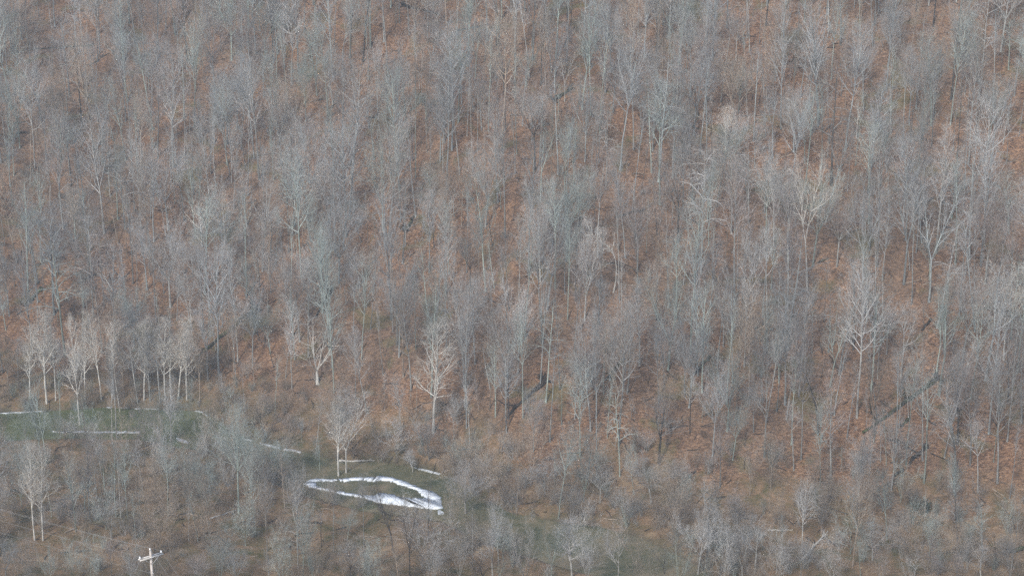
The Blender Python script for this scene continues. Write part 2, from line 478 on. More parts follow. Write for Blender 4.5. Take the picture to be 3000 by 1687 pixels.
def make_tree(name, seed, H, r0, crown=0.5, nl=16, ang=45, spread=.25, up1=.09, wig0=.02, wig1=.10, n2=8, n3=6, n4=5, lens2=.5, twig=.75, tr=.0058,
              leaders=0, lead_at=.4, lead_ang=28, lead_len=.62, curve=None, limb=1.0, top=1.0, stems=0, ang2=42, shape='oval', l3=.5):
    g = np.random.default_rng(seed)
    T, Cw = Tubes(), Tubes()
    if stems:
        st = np.concatenate([g.normal(size=(stems, 2)) * .16 * H * .3, np.zeros((stems, 1))], 1)
        az = g.random(stems) * 6.28
        tilt = np.radians(6 + 30 * g.random(stems))
        dr = np.stack([np.cos(az) * np.sin(tilt), np.sin(az) * np.sin(tilt), np.cos(tilt)], 1)
        L = H * (.65 + .4 * g.random(stems))
        P1 = grow(st, dr, L, 5, .07, .02, g)
        R1 = np.linspace(1, .25, 6)[None] * (r0 * (.5 + .6 * g.random(stems)))[:, None]
        T.add(P1, R1, 4)
    else:
        k0 = 12
        if leaders:
            P0 = grow(np.zeros((1, 3)), np.array([[0, 0, 1.0]]), np.array([H * lead_at]), 6, wig0, .05, g)
            R0 = np.linspace(1, .72, 7)[None] * r0
            R0[0, 0] *= 1.35
            T.add(P0, R0, 8)
            az = np.arange(leaders) * 6.28 / leaders + g.random(leaders) * 1.2
            tilt = np.radians(lead_ang + g.normal(size=leaders) * 8)
            if leaders >= 3: tilt[0] *= .3
            dr = np.stack([np.cos(az) * np.sin(tilt), np.sin(az) * np.sin(tilt), np.cos(tilt)], 1)
            L = H * lead_len * (.82 + .3 * g.random(leaders))
            P1 = grow(np.repeat(P0[:, -1], leaders, 0), dr, L, 7, .05, .07, g)
            R1 = np.linspace(1, .12, 8)[None] * np.full((leaders, 1), r0 * .72 / math.sqrt(leaders) * 1.15)
            T.add(P1, R1, 6)
            pos, d, t, rad, Lp = branch_off(P1, R1, nl, .12, .97, ang, g)
            L = Lp * spread * 1.6 * (1.1 - .75 * t) * (.7 + .6 * g.random(len(t)))
            PL = grow(pos, d, L, 5, wig1, up1, g)
            RL = np.linspace(1, .2, 6)[None] * np.minimum(rad * .66, .016 * L + .016)[:, None]
            Cw.add(PL, RL, 4)
            P1, R1 = np.concatenate([PL]), RL
        else:
            if curve is not None:
                P0 = np.array(curve, float)[None] * H
            else:
                P0 = grow(np.zeros((1, 3)), np.array([[0, 0, 1.0]]), np.array([H * top]), k0, wig0, .06, g)
            K = P0.shape[1]
            tt = np.linspace(0, 1, K)
            R0 = (r0 * (1 - tt * top) ** .85 + .02)[None] if top >= 1 else (r0 * (1 - .45 * tt))[None]
            R0[0, 0] *= 1.3
            T.add(P0, R0, 8)
            if nl == 0:
                return T, None
            pos, d, t, rad, Lp = branch_off(P0, R0, nl, crown, .97, ang, g)
            q = (t - crown) / (1 - crown)
            if shape == 'oval': sh = np.sqrt(np.clip(1 - (q * 1.05 - .28) ** 2 / .78, .04, 1))
            elif shape == 'cone': sh = 1.08 - .85 * q
            else: sh = np.full_like(q, .85) - .3 * (q > .8)
            L = H * spread * sh * (.65 + .6 * g.random(len(t)))
            P1 = grow(pos, d, L, 6, wig1, up1, g)
            R1 = np.linspace(1, .18, 7)[None] * np.minimum(rad * .68, (.018 * L + .016) * limb)[:, None]
            (Cw if nl > 5 else T).add(P1, R1, 5)
    pos, d, t, rad, Lp = branch_off(P1, R1, n2, .18, .98, ang2, g)
    L = Lp * lens2 * (1.1 - .7 * t) * (.6 + .7 * g.random(len(t))) + .3
    P2 = grow(pos, d, L, 4, .13, up1 * .6, g)
    R2 = np.linspace(1, .42, 5)[None] * np.clip(np.minimum(rad * .66, .018 * L + .012), .012, 1)[:, None]
    Cw.add(P2, R2, 3)
    if n3:
        pos, d, t, rad, Lp = branch_off(P2, R2, n3, .15, 1.0, 40, g)
        L = Lp * l3 * (1.1 - .6 * t) * (.6 + .8 * g.random(len(t))) + .25
        P3 = grow(pos, d, L, 2, .14, up1 * .5, g)
        R3 = np.linspace(1, .5, 3)[None] * np.clip(rad * .72, tr * 1.5, .024)[:, None]
        Cw.add(P3, R3, 3, 0)
        if n4:
            pos, d, t, rad, Lp = branch_off(P3, R3, n4, .1, 1.0, 38, g, 18)
            L = twig * (.5 + .9 * g.random(len(t)))
            P4 = grow(pos, d, L, 1, .1, .08, g)
            Cw.add(P4, np.full((len(L), 2), tr) * np.array([1, .6]), 3, 1)
    return T, Cw

VAR = {}          # kind -> list of (trunk mesh, crown mesh or None, height, crown width)
def variant(kind, seed, **kw):
    T, Cw = make_tree(kind, seed, **kw)
    v = np.concatenate(T.V + (Cw.V if Cw else []))
    hgt = float(v[:, 2].max())
    wid = float(np.percentile(np.hypot(v[:, 0], v[:, 1]), 97) * 2)
    tm = T.mesh('trunk', MAT['bark_grey'], True)
    cm = Cw.mesh('crown', [MAT['limb_grey'], MAT['twig_grey']]) if Cw else None
    VAR.setdefault(kind, []).append((tm, cm, hgt, wid))
for i in range(6):   # tall forest trees, limbs rising into an oval crown
    variant('F', 100 + i, H=26, r0=.21, crown=.34 + .05 * (i % 4), nl=19 + i % 3 * 3, ang=42 + 4 * (i % 3), spread=.26 + .025 * (i % 3), up1=.15, wig0=.022 + .006 * (i % 3), limb=1.25, n2=8, n3=5, n4=0, tr=.0075, l3=.6)
for i in range(3):   # slender trees crowded in the stand
    variant('N', 150 + i, H=24, r0=.15, crown=.5 + .06 * i, nl=11, ang=38, spread=.17, up1=.13, limb=1.2, n2=6, n3=5, n4=0, tr=.0075, l3=.6, wig0=.025)
for i in range(6):   # broad fan crowns on several leaders
    variant('B', 200 + i, H=22, r0=.26, leaders=5 + i % 3, lead_at=.26 + .07 * (i % 3), lead_ang=27 + 6 * (i % 3), lead_len=.66, nl=11, ang=34, spread=.30, n2=7, n3=5, n4=0, tr=.0075, l3=.6, up1=.10, ang2=34)
for i in range(4):   # sycamores: clear pale limbs, upright cream twigs
    variant('S', 300 + i, H=20, r0=.16, crown=.28 + .05 * (i % 2), nl=17, ang=40 + 6 * (i % 2), spread=.30, limb=1.5, n2=9, n3=5, n4=3, tr=.006, wig1=.07, up1=.14, shape='cone')
for i in range(3):   # dead or nearly twigless white trees
    variant('D', 350 + i, H=18, r0=.26, crown=.26, nl=11, ang=52, spread=.40, limb=2.0, n2=5, n3=2, n4=2, tr=.006, wig1=.15, wig0=.05, up1=.12)
for i in range(2):   # drooping limbs
    variant('W', 380 + i, H=26, r0=.24, crown=.38, nl=16, ang=62, spread=.28, limb=1.5, n2=7, n3=4, n4=2, up1=-.11, wig1=.10)
for i in range(2):   # forks into two
    variant('V', 400 + i, H=22, r0=.24, leaders=2, lead_at=.36, lead_ang=20, lead_len=.66, nl=12, ang=38, spread=.28, n2=7, n3=4, n4=2)
for i in range(3):   # saplings
    variant('A', 450 + i, H=9, r0=.055, crown=.3, nl=10, ang=38, spread=.22, n2=5, n3=3, n4=2, twig=.5, tr=.006, wig0=.05)
for i in range(5):   # many-stemmed shrubs
    variant('H', 500 + i, H=5.5, r0=.034, stems=9 + 3 * i, n2=5, n3=3, n4=2, twig=.5, tr=.0055, lens2=.36, l3=.6)
for i in range(2):   # broken snags
    variant('P', 550 + i, H=14, r0=.24, crown=.4, nl=5, ang=60, spread=.06, n2=2, n3=0, top=.97, wig0=.03)
variant('Y', 360, H=16, r0=.32, leaders=7, lead_at=.20, lead_ang=42, lead_len=.74, nl=7, ang=42, spread=.24, limb=1.8, n2=4, n3=2, n4=0, up1=.05)
for i in range(4):   # bushy valley trees that branch from low down
    variant('G', 620 + i, H=13, r0=.15, leaders=4 + i, lead_at=.08 + .05 * (i % 3), lead_ang=22 + 5 * (i % 3), lead_len=.85, nl=9, ang=38, spread=.27, n2=6, n3=4, n4=0, tr=.0075, l3=.6, up1=.05, wig1=.15)
# one trunk that arches over to the left near its top
variant('C', 580, H=20, r0=.26, curve=[(0, 0, 0), (.03, .0, .1), (.05, 0, .22), (.05, 0, .34), (.02, 0, .46), (-.05, 0, .56), (-.16, 0, .63), (-.28, 0, .67), (-.42, 0, .74), (-.52, .02, .84), (-.58, .03, .95)],
        crown=.42, nl=15, ang=52, spread=.26, up1=.10, n3=4, n4=2, limb=1.3)
# a dark trunk leaning and bent
variant('K', 581, H=20, r0=.24, curve=[(0, 0, 0), (-.02, 0, .12), (-.05, .0, .25), (-.12, 0, .38), (-.20, 0, .5), (-.30, 0, .62), (-.37, 0, .74), (-.42, 0, .86), (-.44, 0, 1.0)], crown=.45, nl=14, ang=45, spread=.2)

T_ = 750 / 2575.0
def tp(c, r, x, y): return 750 * c + x * T_, 422 * r + y * T_

# (tile col, tile row, base x, base y, top x, top y, crown width, kind, colour, label, short name when others are placed by it)
SPEC = [
 # ---- top row
 (0,0, 697,975, 620,40, 330,'F','b','tall bluish grey tree with a straight trunk behind the long dark log','the long-log tree'),
 (0,0,1745,1400,1680,905,240,'D','w','small white tree with a fan of bare forked limbs, high on the left slope','the white forked fan tree'),
 (0,0,1398,290,1350,-420,160,'N','t','slender tan trunk rising out of the top edge, left of the white fan tree',None),
 (0,0,1668,300,1620,-500,200,'N','b',None,None),(0,0,1950,430,1940,-420,200,'N','p',None,None),(0,0,528,770,480,330,150,'N','b',None,None),
 (0,0, 312,745,375,330,150,'D','p','pale crooked tree leaning right, left of the long dark log',None),
 (0,0, 985,360,960,-60,120,'N','p',None,None),(0,0,2165,340,2100,-300,200,'F','g',None,None),(0,0,2015,1440,1950,850,200,'F','b',None,None),
 (0,0,2425,1500,2420,700,260,'F','b',None,None),(0,0,2330,1130,2320,650,330,'B','p','pale bushy crown at upper left above the orange clearing',None),(0,0,1180,270,1120,-420,220,'F','b',None,None),
 (0,0,  95,1300,0,900,160,'N','d','dark leaning trunk near the left edge, high on the slope',None),(0,0,515,1440,480,760,260,'F','k',None,None),
 (0,0,1230,700,1200,250,330,'B','b',None,None),(0,0,1500,900,1480,450,300,'B','l',None,None),(0,0,740,1449,720,1150,260,'B','g',None,None),
 (1,0,  76,985, 50,280,300,'F','p','slim pale trunk with a flat pale crown over the orange clearing','the orange clearing'),
 (1,0, 182,965,140,340,200,'F','k','dark straight trunk standing in the orange clearing',None),
 (1,0, 490,1040,480,540,330,'B','l','lichen green broad crown just right of the orange clearing',None),
 (1,0, 772,1045,735,440,260,'V','p','pale two-forked tree right of the orange clearing',None),(1,0,715,1235,680,420,260,'F','g',None,None),
 (1,0,1790,560,1780,160,330,'B','p','pale rounded fan crown under the dark log at the top','the pale fan under the top log'),
 (1,0,1710,1210,1720,880,360,'B','l','bright grey-green low fan crown in the upper middle','the bright low fan'),
 (1,0,2270,1310,2230,560,480,'B','b','big bluish grey rounded crown in the upper middle','the big rounded crown'),
 (1,0, 960,330,960,-90,280,'B','g',None,None),(1,0,540,570,540,200,260,'B','l',None,None),(1,0,1400,1560,1380,1230,300,'B','l',None,None),(1,0,50,1520,20,1040,260,'B','b',None,None),
 (1,0,2300,620,2330,120,420,'B','b',None,None),(1,0,1250,900,1240,420,360,'B','v',None,None),(1,0,250,1400,240,1060,260,'B','g',None,None),(1,0,930,1449,960,1120,260,'F','l',None,None),
 (1,0,1950,800,1900,450,300,'B','v',None,None),
 (2,0, 350,500,365,185,190,'D','w','small white tree with upright bare limbs near the top middle','the small white upright tree'),
 (2,0,2015,605,2000,-420,420,'F','b','thick straight grey trunk entering from the top edge right of centre','the thick top-edge trunk'),
 (2,0,1690,560,1690,-120,300,'V','p','pale trunk dividing into two upright stems below the top edge',None),
 (2,0,1340,270,1330,-260,300,'F','p',None,None),(2,0,990,720,1000,90,300,'F','g',None,None),(2,0,800,680,700,200,400,'B','v','broad brownish fan crown near the top, right of the small white tree',None),
 (2,0, 140,870,150,390,320,'B','l',None,None),
 (2,0, 755,1260,750,720,300,'W','p','tree with pale hooked limbs drooping outward, upper middle','the hooked-limb tree'),
 (2,0,2220,1000,2195,520,150,'N','k',None,None),(2,0,2420,1000,2420,640,130,'N','k',None,None),(2,0,2480,1045,2570,600,200,'F','k','dark trunk leaning right beside two thin dark trees, upper right',None),
 (2,0,2150,1520,2130,1020,420,'B','w','bright whitish fan crown spreading wide, right of centre near the top','the bright whitish fan'),
 (2,0,1660,1450,1660,930,340,'B','p',None,None),(2,0,2390,530,2390,-300,200,'N','p',None,None),(2,0,558,185,540,-260,160,'N','k',None,None),(2,0,1305,1340,1290,760,240,'F','g',None,None),
 (2,0, 320,1345,300,1000,120,'N','k',None,None),(2,0,500,1300,495,1020,60,'A','k',None,None),(2,0,545,1290,560,1000,60,'A','k',None,None),(2,0,612,1225,600,820,120,'N','k',None,None),(2,0,460,1225,470,820,120,'N','l',None,None),
 (2,0,1420,780,1420,420,340,'B','g',None,None),(2,0,1130,1250,1140,700,260,'B','v',None,None),(2,0,950,1449,930,1000,260,'F','p',None,None),
 (3,0, 260,1530,245,830,500,'B','b','large smooth dome-shaped grey crown at upper right','the dome crown'),
 (3,0,1330,430,1330,-40,320,'B','p','pale bleached crown at the top edge, right',None),
 (3,0,1640,1265,1680,230,300,'F','l','tall tree with a lichen green crown and a dark companion trunk at upper right','the tall upper-right pair'),
 (3,0,1668,1180,1730,330,200,'F','k',None,None),
 (3,0,1420,1260,1450,390,270,'F','b',None,None),
 (3,0, 890,1390,895,830,190,'D','w','slim white tree with short crooked limbs, right of the dome crown',None),
 (3,0, 960,860,960,370,380,'B','v',None,None),(3,0,2120,820,2100,60,380,'F','l',None,None),(3,0,1240,1360,1230,790,260,'W','p',None,None),(3,0,610,320,620,-260,200,'N','p',None,None),
 (3,0, 340,500,255,325,40,'P','p','short pale broken snag leaning left at upper right',None),
 (3,0, 515,1210,520,540,220,'N','l',None,None),(3,0,440,1360,445,850,160,'N','p',None,None),(3,0,2420,700,2400,80,300,'F','l',None,None),(3,0,620,1449,610,1040,160,'N','g',None,None),
 # ---- second row
 (0,1, 505,620,490,-20,300,'V','p','pale tree whose trunk splits into upright forks, left side of the slope','the pale split tree'),
 (0,1, 845,620,750,-250,260,'F','b',None,None),(0,1,1420,870,1310,-230,240,'F','p','long thin pale trunk leaning slightly left in the left half',None),
 (0,1, 545,1715,430,520,420,'F','b','tallest pale trunk in the left half, thick and straight above the sycamore row','the tall pale left trunk'),
 (0,1, 572,1560,520,700,260,'F','b',None,None),(0,1,380,1405,235,400,240,'N','b',None,None),
 (0,1, 138,895,40,600,10,'P','d','dark limbless dead pole leaning left near the left edge',None),
 (0,1,2262,1010,2190,420,260,'V','w','white tree with two close parallel stems, left of centre','the white twin-stem tree'),
 (0,1,2035,1035,1975,520,300,'D','w','crooked whitish tree with yellowish twigs, left of the white twin-stem tree','the crooked whitish tree'),
 (0,1,1990,1190,1955,780,160,'N','p',None,None),(0,1,2330,390,2275,-300,220,'F','p',None,None),(0,1,2170,430,2150,-300,200,'N','p',None,None),(0,1,2485,830,2400,180,260,'F','p',None,None),
 (0,1,1135,1470,920,1190,180,'D','w','bleached half-toppled tree with a bright crooked limb, left slope','the half-toppled bleached tree'),
 (0,1,1480,1465,1420,640,280,'F','b',None,None),(0,1,1190,1015,1150,520,200,'N','t',None,None),(0,1,1680,985,1625,440,180,'N','p',None,None),(0,1,1825,910,1795,440,160,'N','p',None,None),
 (0,1,1850,1300,1830,960,200,'F','p',None,None),(0,1,1725,375,1700,-60,120,'N','g',None,None),(0,1,2330,1500,2260,1000,300,'F','b',None,None),(0,1,760,950,690,420,260,'F','l',None,None),(0,1,1650,1500,1620,1200,300,'B','b',None,None),
 (0,1,100,420,60,-80,260,'F','b',None,None),(0,1,1210,450,1170,60,200,'N','g',None,None),(0,1,300,1100,270,650,240,'N','g',None,None),
 (1,1, 555,985,360,-60,420,'W','p','leaning tree with long pale limbs drooping to the left, left of centre','the leaning drooping tree'),
 (1,1, 690,745,600,280,120,'N','d','dark leaning trunk right of the leaning drooping tree',None),
 (1,1, 985,650,885,140,300,'D','w','white crooked tree with one long limb reaching right, left of centre','the white crooked tree'),
 (1,1,1060,990,940,570,320,'B','b',None,None),(1,1,1295,1025,1270,470,220,'N','b',None,None),(1,1,1500,1030,1490,640,200,'N','b',None,None),
 (1,1,2310,1480,2190,60,360,'F','l','tall lichen green tree with a long double trunk just left of centre','the tall double trunk'),
 (1,1,2400,1449,2330,900,180,'N','l',None,None),
 (1,1,1995,730,1960,260,190,'V','p',None,None),(1,1,2465,650,2440,250,200,'V','l',None,None),
 (1,2,2100,1028,2010,-430,620,'B','p','huge spreading pale crown above a thick bare trunk, centre of the slope','the huge spreading crown'),
 (1,2,1440,690,1420,-380,480,'B','b','wide bluish fan crown beside the huge spreading crown',None),
 (1,1,1045,1449,1010,990,280,'F','p',None,None),(1,1,712,1470,690,830,300,'F','b',None,None),(1,1,552,1480,480,1030,260,'B','p',None,None),(1,1,150,1100,120,560,300,'F','b',None,None),(1,1,150,1500,130,950,260,'B','b',None,None),
 (1,1,1780,600,1740,130,260,'F','l',None,None),
 (2,1, 285,1385,265,230,540,'B','p','perfect fan-shaped crown on a bare trunk in the middle of the picture','the central fan tree'),
 (2,1, 435,1460,425,260,260,'F','l','pale green straight tree directly right of the central fan tree',None),
 (2,1,1020,1490,1070,660,560,'C','w','tree with a white trunk curving over to the left, right of centre','the curved white trunk'),
 (2,1,   8,770,118,130,60,'N','d','dark thin crooked trunk leaning right, left of the central fan tree',None),
 (2,1, 665,830,712,180,200,'N','p',None,None),(2,1,770,660,785,240,160,'N','p',None,None),(2,1,1070,1050,1065,500,200,'N','p',None,None),(2,1,1140,1150,1105,-80,260,'F','b',None,None),(2,1,1250,980,1255,330,200,'N','p',None,None),
 (2,1,1458,915,1430,160,180,'N','k',None,None),
 (2,2,1795,660,1780,-1150,430,'F','l','very tall lichen green tree with a long branching crown, right of centre','the very tall green tree'),
 (2,2,1650,300,1690,-620,330,'F','l',None,None),
 (2,2,2335,785,2420,-620,330,'F','p','tall pale tree with a bright upright crown, right half','the bright upright crown'),
 (2,2,2220,960,2240,-300,280,'F','b',None,None),
 (2,1,2040,450,2130,-120,240,'F','l',None,None),(2,1,2380,620,2360,60,300,'F','l',None,None),(2,1,890,1500,900,1320,200,'B','p',None,None),
 (3,1, 395,1460,345,-120,420,'V','w','white vase-shaped crown on a long dark trunk, right half','the white vase crown'),
 (3,1,1020,1070,1045,90,280,'V','g','grey tree with two dark upper limbs forking right, right half',None),
 (3,1,1545,990,1460,110,420,'B','b','bluish grey broad crown over two close trunks, right half',None),
 (3,1,1690,1095,1770,-280,360,'S','p','tall pale-limbed tree with a bent trunk, upper right','the bent pale-limbed tree'),
 (3,1,2172,965,2260,-760,420,'F','p','tallest straight pale trunk at the right, crown high above','the tall straight right trunk'),
 (3,2,1700,400,1960,-780,430,'W','p','pale tree leaning right with drooping limbs, near the right edge','the leaning right-hand tree'),
 (3,2,1785,395,1800,-300,160,'N','p',None,None),
 (3,2,2370,720,2400,-360,560,'B','w','white fan crown cut by the right edge','the white edge fan'),
 (3,2, 893,1300,960,-450,470,'F','p','tall tree with a wide pale crown and very straight thin trunk, lower right','the wide pale crown'),
 (3,1,1425,1262,1400,600,160,'N','p',None,None),(3,1,2080,1445,2095,680,160,'N','p',None,None),(3,1,30,1460,90,760,220,'F','l',None,None),(3,1,2420,900,2440,250,300,'F','l',None,None),(3,1,1195,1010,1185,640,160,'A','p',None,None),
 (3,1, 130,480,130,120,160,'N','k',None,None),(3,1,870,720,880,300,200,'N','k',None,None),
 # ---- third row
 (0,2, 470,1155,400,160,300,'S','w','broad white sycamore, first of the row behind the left channel','the first row sycamore'),
 (0,2, 806,1425,690,220,200,'S','w','slim crooked white sycamore standing in front of the row, at the channel edge',None),
 (0,2,1020,1115,935,160,250,'S','w','white sycamore with a tan-tinted top, middle of the left row',None),
 (0,2,1212,1290,1108,310,90,'N','w','nearly limbless white stem beside the left channel',None),
 (0,2,1387,1155,1290,280,280,'S','p','pale sycamore with low spreading limbs in the left row',None),
 (0,2,1512,1135,1458,370,200,'S','p',None,None),(0,2,1612,1155,1575,240,300,'S','p','pale fine-twigged sycamore towards the right of the row',None),
 (0,2,1722,1115,1690,290,250,'S','w','white straight sycamore, left one of the close pair ending the row','the paired sycamores'),
 (0,2,1790,1115,1850,270,320,'S','w','white spreading sycamore, right one of the close pair ending the row',None),
 (0,2, 182,905,150,470,150,'S','p','small pale tree left of the sycamore row',None),
 (0,2,1950,620,1845,-160,330,'W','p','pale tree with hooked limbs bending down, above the paired sycamores','the hooked pale tree'),
 (0,2,2392,735,2335,-360,280,'F','p','straight pale trunk crossing the mossy diagonal log',None),
 (0,2, 765,420,720,60,330,'B','d','dark bushy crown above the left sycamores',None),
 (0,3,2400,805,2340,-480,600,'B','l','big grey-brown many-limbed tree between channel and ice ring','the big many-limbed tree'),
 (0,2,  60,420,20,-40,220,'F','l',None,None),(0,2,600,900,590,480,160,'S','p',None,None),(0,2,2560,980,2510,640,240,'S','t',None,None),(0,2,2170,620,2150,200,200,'N','p',None,None),
 (1,2, 622,960,567,250,640,'Y','w','bright white sycamore with bare spreading limbs above the river','the bright white sycamore'),
 (1,2,1785,1449,1770,270,460,'S','w','yellow-white sycamore with long low limbs, left of centre','the yellow-white sycamore'),
 (1,2,1062,720,1060,-480,280,'F','l','straight lichen green trunk between the two open white sycamores',None),
 (1,2,2356,1015,2280,590,10,'P','p','thin pale limbless pole on the slope, centre',None),
 (1,3, 905,455,890,-430,520,'V','w','white double-stemmed sycamore behind the ice ring, right stem','the ring sycamore'),
 (1,3, 832,490,800,-430,360,'S','w','paler thinner stem just left of the ring sycamore',None),
 (1,2,2392,510,2330,-330,160,'N','p',None,None),(1,2,2540,1315,2500,400,240,'F','k','dark-stemmed tree at the foot of the brown diagonal log',None),(1,2,2245,1225,2190,840,60,'A','p',None,None),
 (1,2,1640,1500,1540,1180,80,'D','p',None,None),(1,2,300,900,290,500,220,'N','g',None,None),(1,2,180,800,130,420,160,'N','k',None,None),(1,2,1300,1110,1300,800,80,'A','p',None,None),(1,2,760,800,740,200,260,'F','g',None,None),
 (2,2,  92,370,70,-160,160,'N','t',None,None),
 (2,2, 340,1145,420,40,420,'W','l','lichen green trunk with pale drooping limbs, right of the brown diagonal log','the drooping green tree'),
 (2,2, 792,1435,735,220,400,'F','p','stout pale trunk leaning slightly left, centre right of the slope','the stout pale trunk'),
 (2,2, 500,1370,470,760,160,'N','l',None,None),(2,2,1280,775,1282,-160,330,'S','p','pale tree with wide bare limbs right of the stout pale trunk',None),(2,2,1912,1045,1900,-140,300,'F','l',None,None),(2,2,920,1065,925,380,180,'N','l',None,None),
 (2,3,1085,440,1050,-560,360,'W','l','tree with one long bent pale limb reaching left above the riverside brush','the bent-limb tree'),
 (2,3,1478,310,1500,-420,520,'V','k','dark V-forked tree with a pale right limb above the brush','the V-forked tree'),
 (2,2,1530,1010,1520,160,280,'B','b',None,None),(2,2,2520,1150,2510,340,280,'B','b',None,None),(2,2,1790,1460,1790,640,220,'F','k',None,None),(2,2,2430,1449,2420,900,300,'B','b',None,None),(2,2,820,600,815,180,160,'N','p',None,None),
 (3,2, 505,1470,-90,160,300,'K','k','dark bent trunk leaning left, right half of the slope','the dark bent trunk'),
 (3,2,1800,1378,2050,420,300,'N','p','long pale pole leaning right beside a dark root hole','the leaning pale pole'),
 (3,2,1320,1405,1350,430,260,'F','p','pale straight tree standing over the big mossy log',None),(3,2,1412,1325,1425,800,160,'N','p',None,None),(3,2,1100,1345,995,520,180,'N','b',None,None),(3,2,1102,910,1090,400,140,'N','p',None,None),(3,2,988,1380,985,960,60,'A','p',None,None),
 (3,2,1155,325,1160,-60,10,'P','p','short pale snag right of the wide pale crown',None),
 (3,2,1335,890,1440,70,280,'V','p',None,None),(3,2,1915,1375,1920,1000,90,'A','p',None,None),(3,2,2300,1290,2330,680,180,'N','p',None,None),(3,3,2112,600,2125,-220,300,'F','p',None,None),(3,2,110,950,90,400,330,'B','l',None,None),
 (3,3, 260,380,255,-360,220,'N','p',None,None),(3,3,525,540,500,-400,260,'F','l',None,None),(3,3,625,300,640,-60,200,'D','p',None,None),(3,3,1130,300,1155,-260,120,'N','p',None,None),(3,3,1188,330,1205,-250,120,'N','l',None,None),(3,3,1880,450,1890,0,160,'N','p',None,None),
 # ---- bottom row
 (0,3, 350,1085,220,40,290,'S','w','white sycamore leaning left, left one of the front pair at lower left','the front sycamore pair'),
 (0,3, 433,1088,368,50,260,'S','w','white upright sycamore, right one of the front pair at lower left',None),
 (0,3, 598,535,610,80,260,'B','d','dark bushy small tree right of the front sycamore pair','the dark bushy tree'),
 (0,3,1165,845,1080,20,200,'N','l',None,None),(0,3,1215,855,1190,60,160,'N','p',None,None),(0,3,1282,865,1200,60,220,'F','l','straight greenish trunk, rightmost of three at the lower left','the three straight trunks'),
 (0,3,1445,655,1365,40,180,'N','p',None,None),(0,3,1388,575,1370,60,120,'N','k',None,None),(0,3,1430,582,1420,160,120,'N','k',None,None),(0,3,1692,845,1655,100,260,'F','l','pale green straight tree between three trunks and the many-limbed tree',None),
 (0,3,1992,1095,1930,560,160,'N','l',None,None),(0,3,1900,1090,1870,700,120,'N','p',None,None),(0,3,850,800,865,300,260,'F','l',None,None),(0,3,2570,1050,2530,180,220,'F','l',None,None),(0,3,970,660,960,100,160,'N','p',None,None),
 (0,3, 495,1640,480,1120,200,'B','l',None,None),(0,3,720,1620,710,1030,240,'B','l','greyish fan crown rising from the bottom edge left of the utility pole',None),(0,3,60,1500,50,1090,260,'B','b',None,None),
 (0,3,2000,1560,1980,1130,420,'B','v',None,None),(0,3,2380,1600,2370,1080,420,'B','b',None,None),(0,3,1120,1449,1130,1000,300,'B','v',None,None),
 (1,3, 945,1540,960,1020,430,'B','k','dark trunk with a low pale spreading crown at the bottom edge below the ice ring',None),
 (1,3, 470,1480,480,640,320,'B','l','grey-green bushy crown on the near bank left of the ice ring',None),(1,3,112,1195,85,280,220,'F','b',None,None),(1,3,655,1150,660,780,180,'N','k',None,None),
 (1,3,1402,1300,1200,400,330,'V','d','dark Y-shaped tree standing in front of the ice ring','the dark Y-shaped tree'),
 (1,3,1548,1449,1520,500,240,'V','d','tall dark tree with one low right limb, in front of the ice ring',None),
 (1,3,1728,1190,1708,440,160,'N','d','thin dark straight trunk crossing the right end of the ice ring',None),
 (1,3,1830,1090,1700,700,120,'N','d',None,None),
 (1,3,1582,445,1560,130,280,'S','p','small yellowish forked tree on the bank behind the ice ring',None),
 (1,3,2110,870,2110,300,560,'B','p','broad sprawling pale tree at the right end of the ice ring','the sprawling pale tree'),
 (1,3,2440,1300,2430,560,260,'F','p',None,None),(1,3,2485,1360,2500,860,240,'B','l',None,None),(1,3,2280,1449,2200,1080,320,'V','k',None,None),(1,3,2470,220,2560,-320,140,'N','d','dark thin twin trunks leaning right at the hill foot, centre',None),(1,3,2445,212,2480,-260,120,'N','d',None,None),
 (1,3,130,1500,120,1200,260,'B','b',None,None),(1,3,920,1080,930,760,260,'B','l',None,None),
 (2,3,1400,720,1400,170,680,'B','p','very broad pale many-limbed crown over the riverside brush','the very broad pale crown'),
 (2,3, 885,710,880,280,320,'B','p',None,None),(2,3,330,620,300,250,420,'B','b','bluish grey low crown over the dark bank right of the ice ring',None),
 (2,3, 602,1470,600,820,380,'S','p','pale slender-limbed tree beside the green water','the green water'),
 (2,3,1205,1240,950,800,220,'V','t','brown trunk leaning left over the olive water',None),
 (2,3,1865,1480,1900,700,480,'B','p','large pale crown above the right bend of the river','the right bend of the river'),
 (2,3,2440,1420,2440,800,360,'V','p',None,None),(2,3,2072,755,2030,430,100,'A','d',None,None),(2,3,1945,790,1960,380,220,'D','p',None,None),(2,3,1545,1480,1480,1050,260,'V','k',None,None),(2,3,950,1330,950,940,200,'A','g',None,None),(2,3,2140,1400,2260,820,200,'D','p',None,None),(2,3,30,1320,20,880,280,'V','k',None,None),
 (3,3, 362,865,245,520,20,'P','d','dark bent broken trunk with a white scar, lower right','the dark broken trunk'),
 (3,3, 905,990,760,350,480,'V','p','pale tree with a wide fan of limbs on a dark curved trunk, lower right','the fan on the dark trunk'),
 (3,3,1050,1280,1060,800,520,'B','p','wide whitish low crown at lower right below the pale fan tree','the whitish low crown'),
 (3,3,1552,1160,1590,560,30,'P','t','tall tan broken snag with a dark rotten base, lower right','the tan snag'),
 (3,3,1907,1095,1880,480,280,'F','k','dark-stemmed tree with two thin dark companions, right of the tan snag',None),(3,3,1880,1075,1870,820,60,'A','d',None,None),(3,3,1940,1080,1945,800,60,'A','d',None,None),
 (3,3,2500,1010,2380,560,260,'V','k',None,None),(3,3,2290,1425,2300,1150,60,'A','d',None,None),(3,3,930,1449,920,1020,240,'V','l',None,None),(3,3,560,900,580,660,160,'D','k',None,None),(3,3,730,1040,735,830,60,'A','d',None,None),
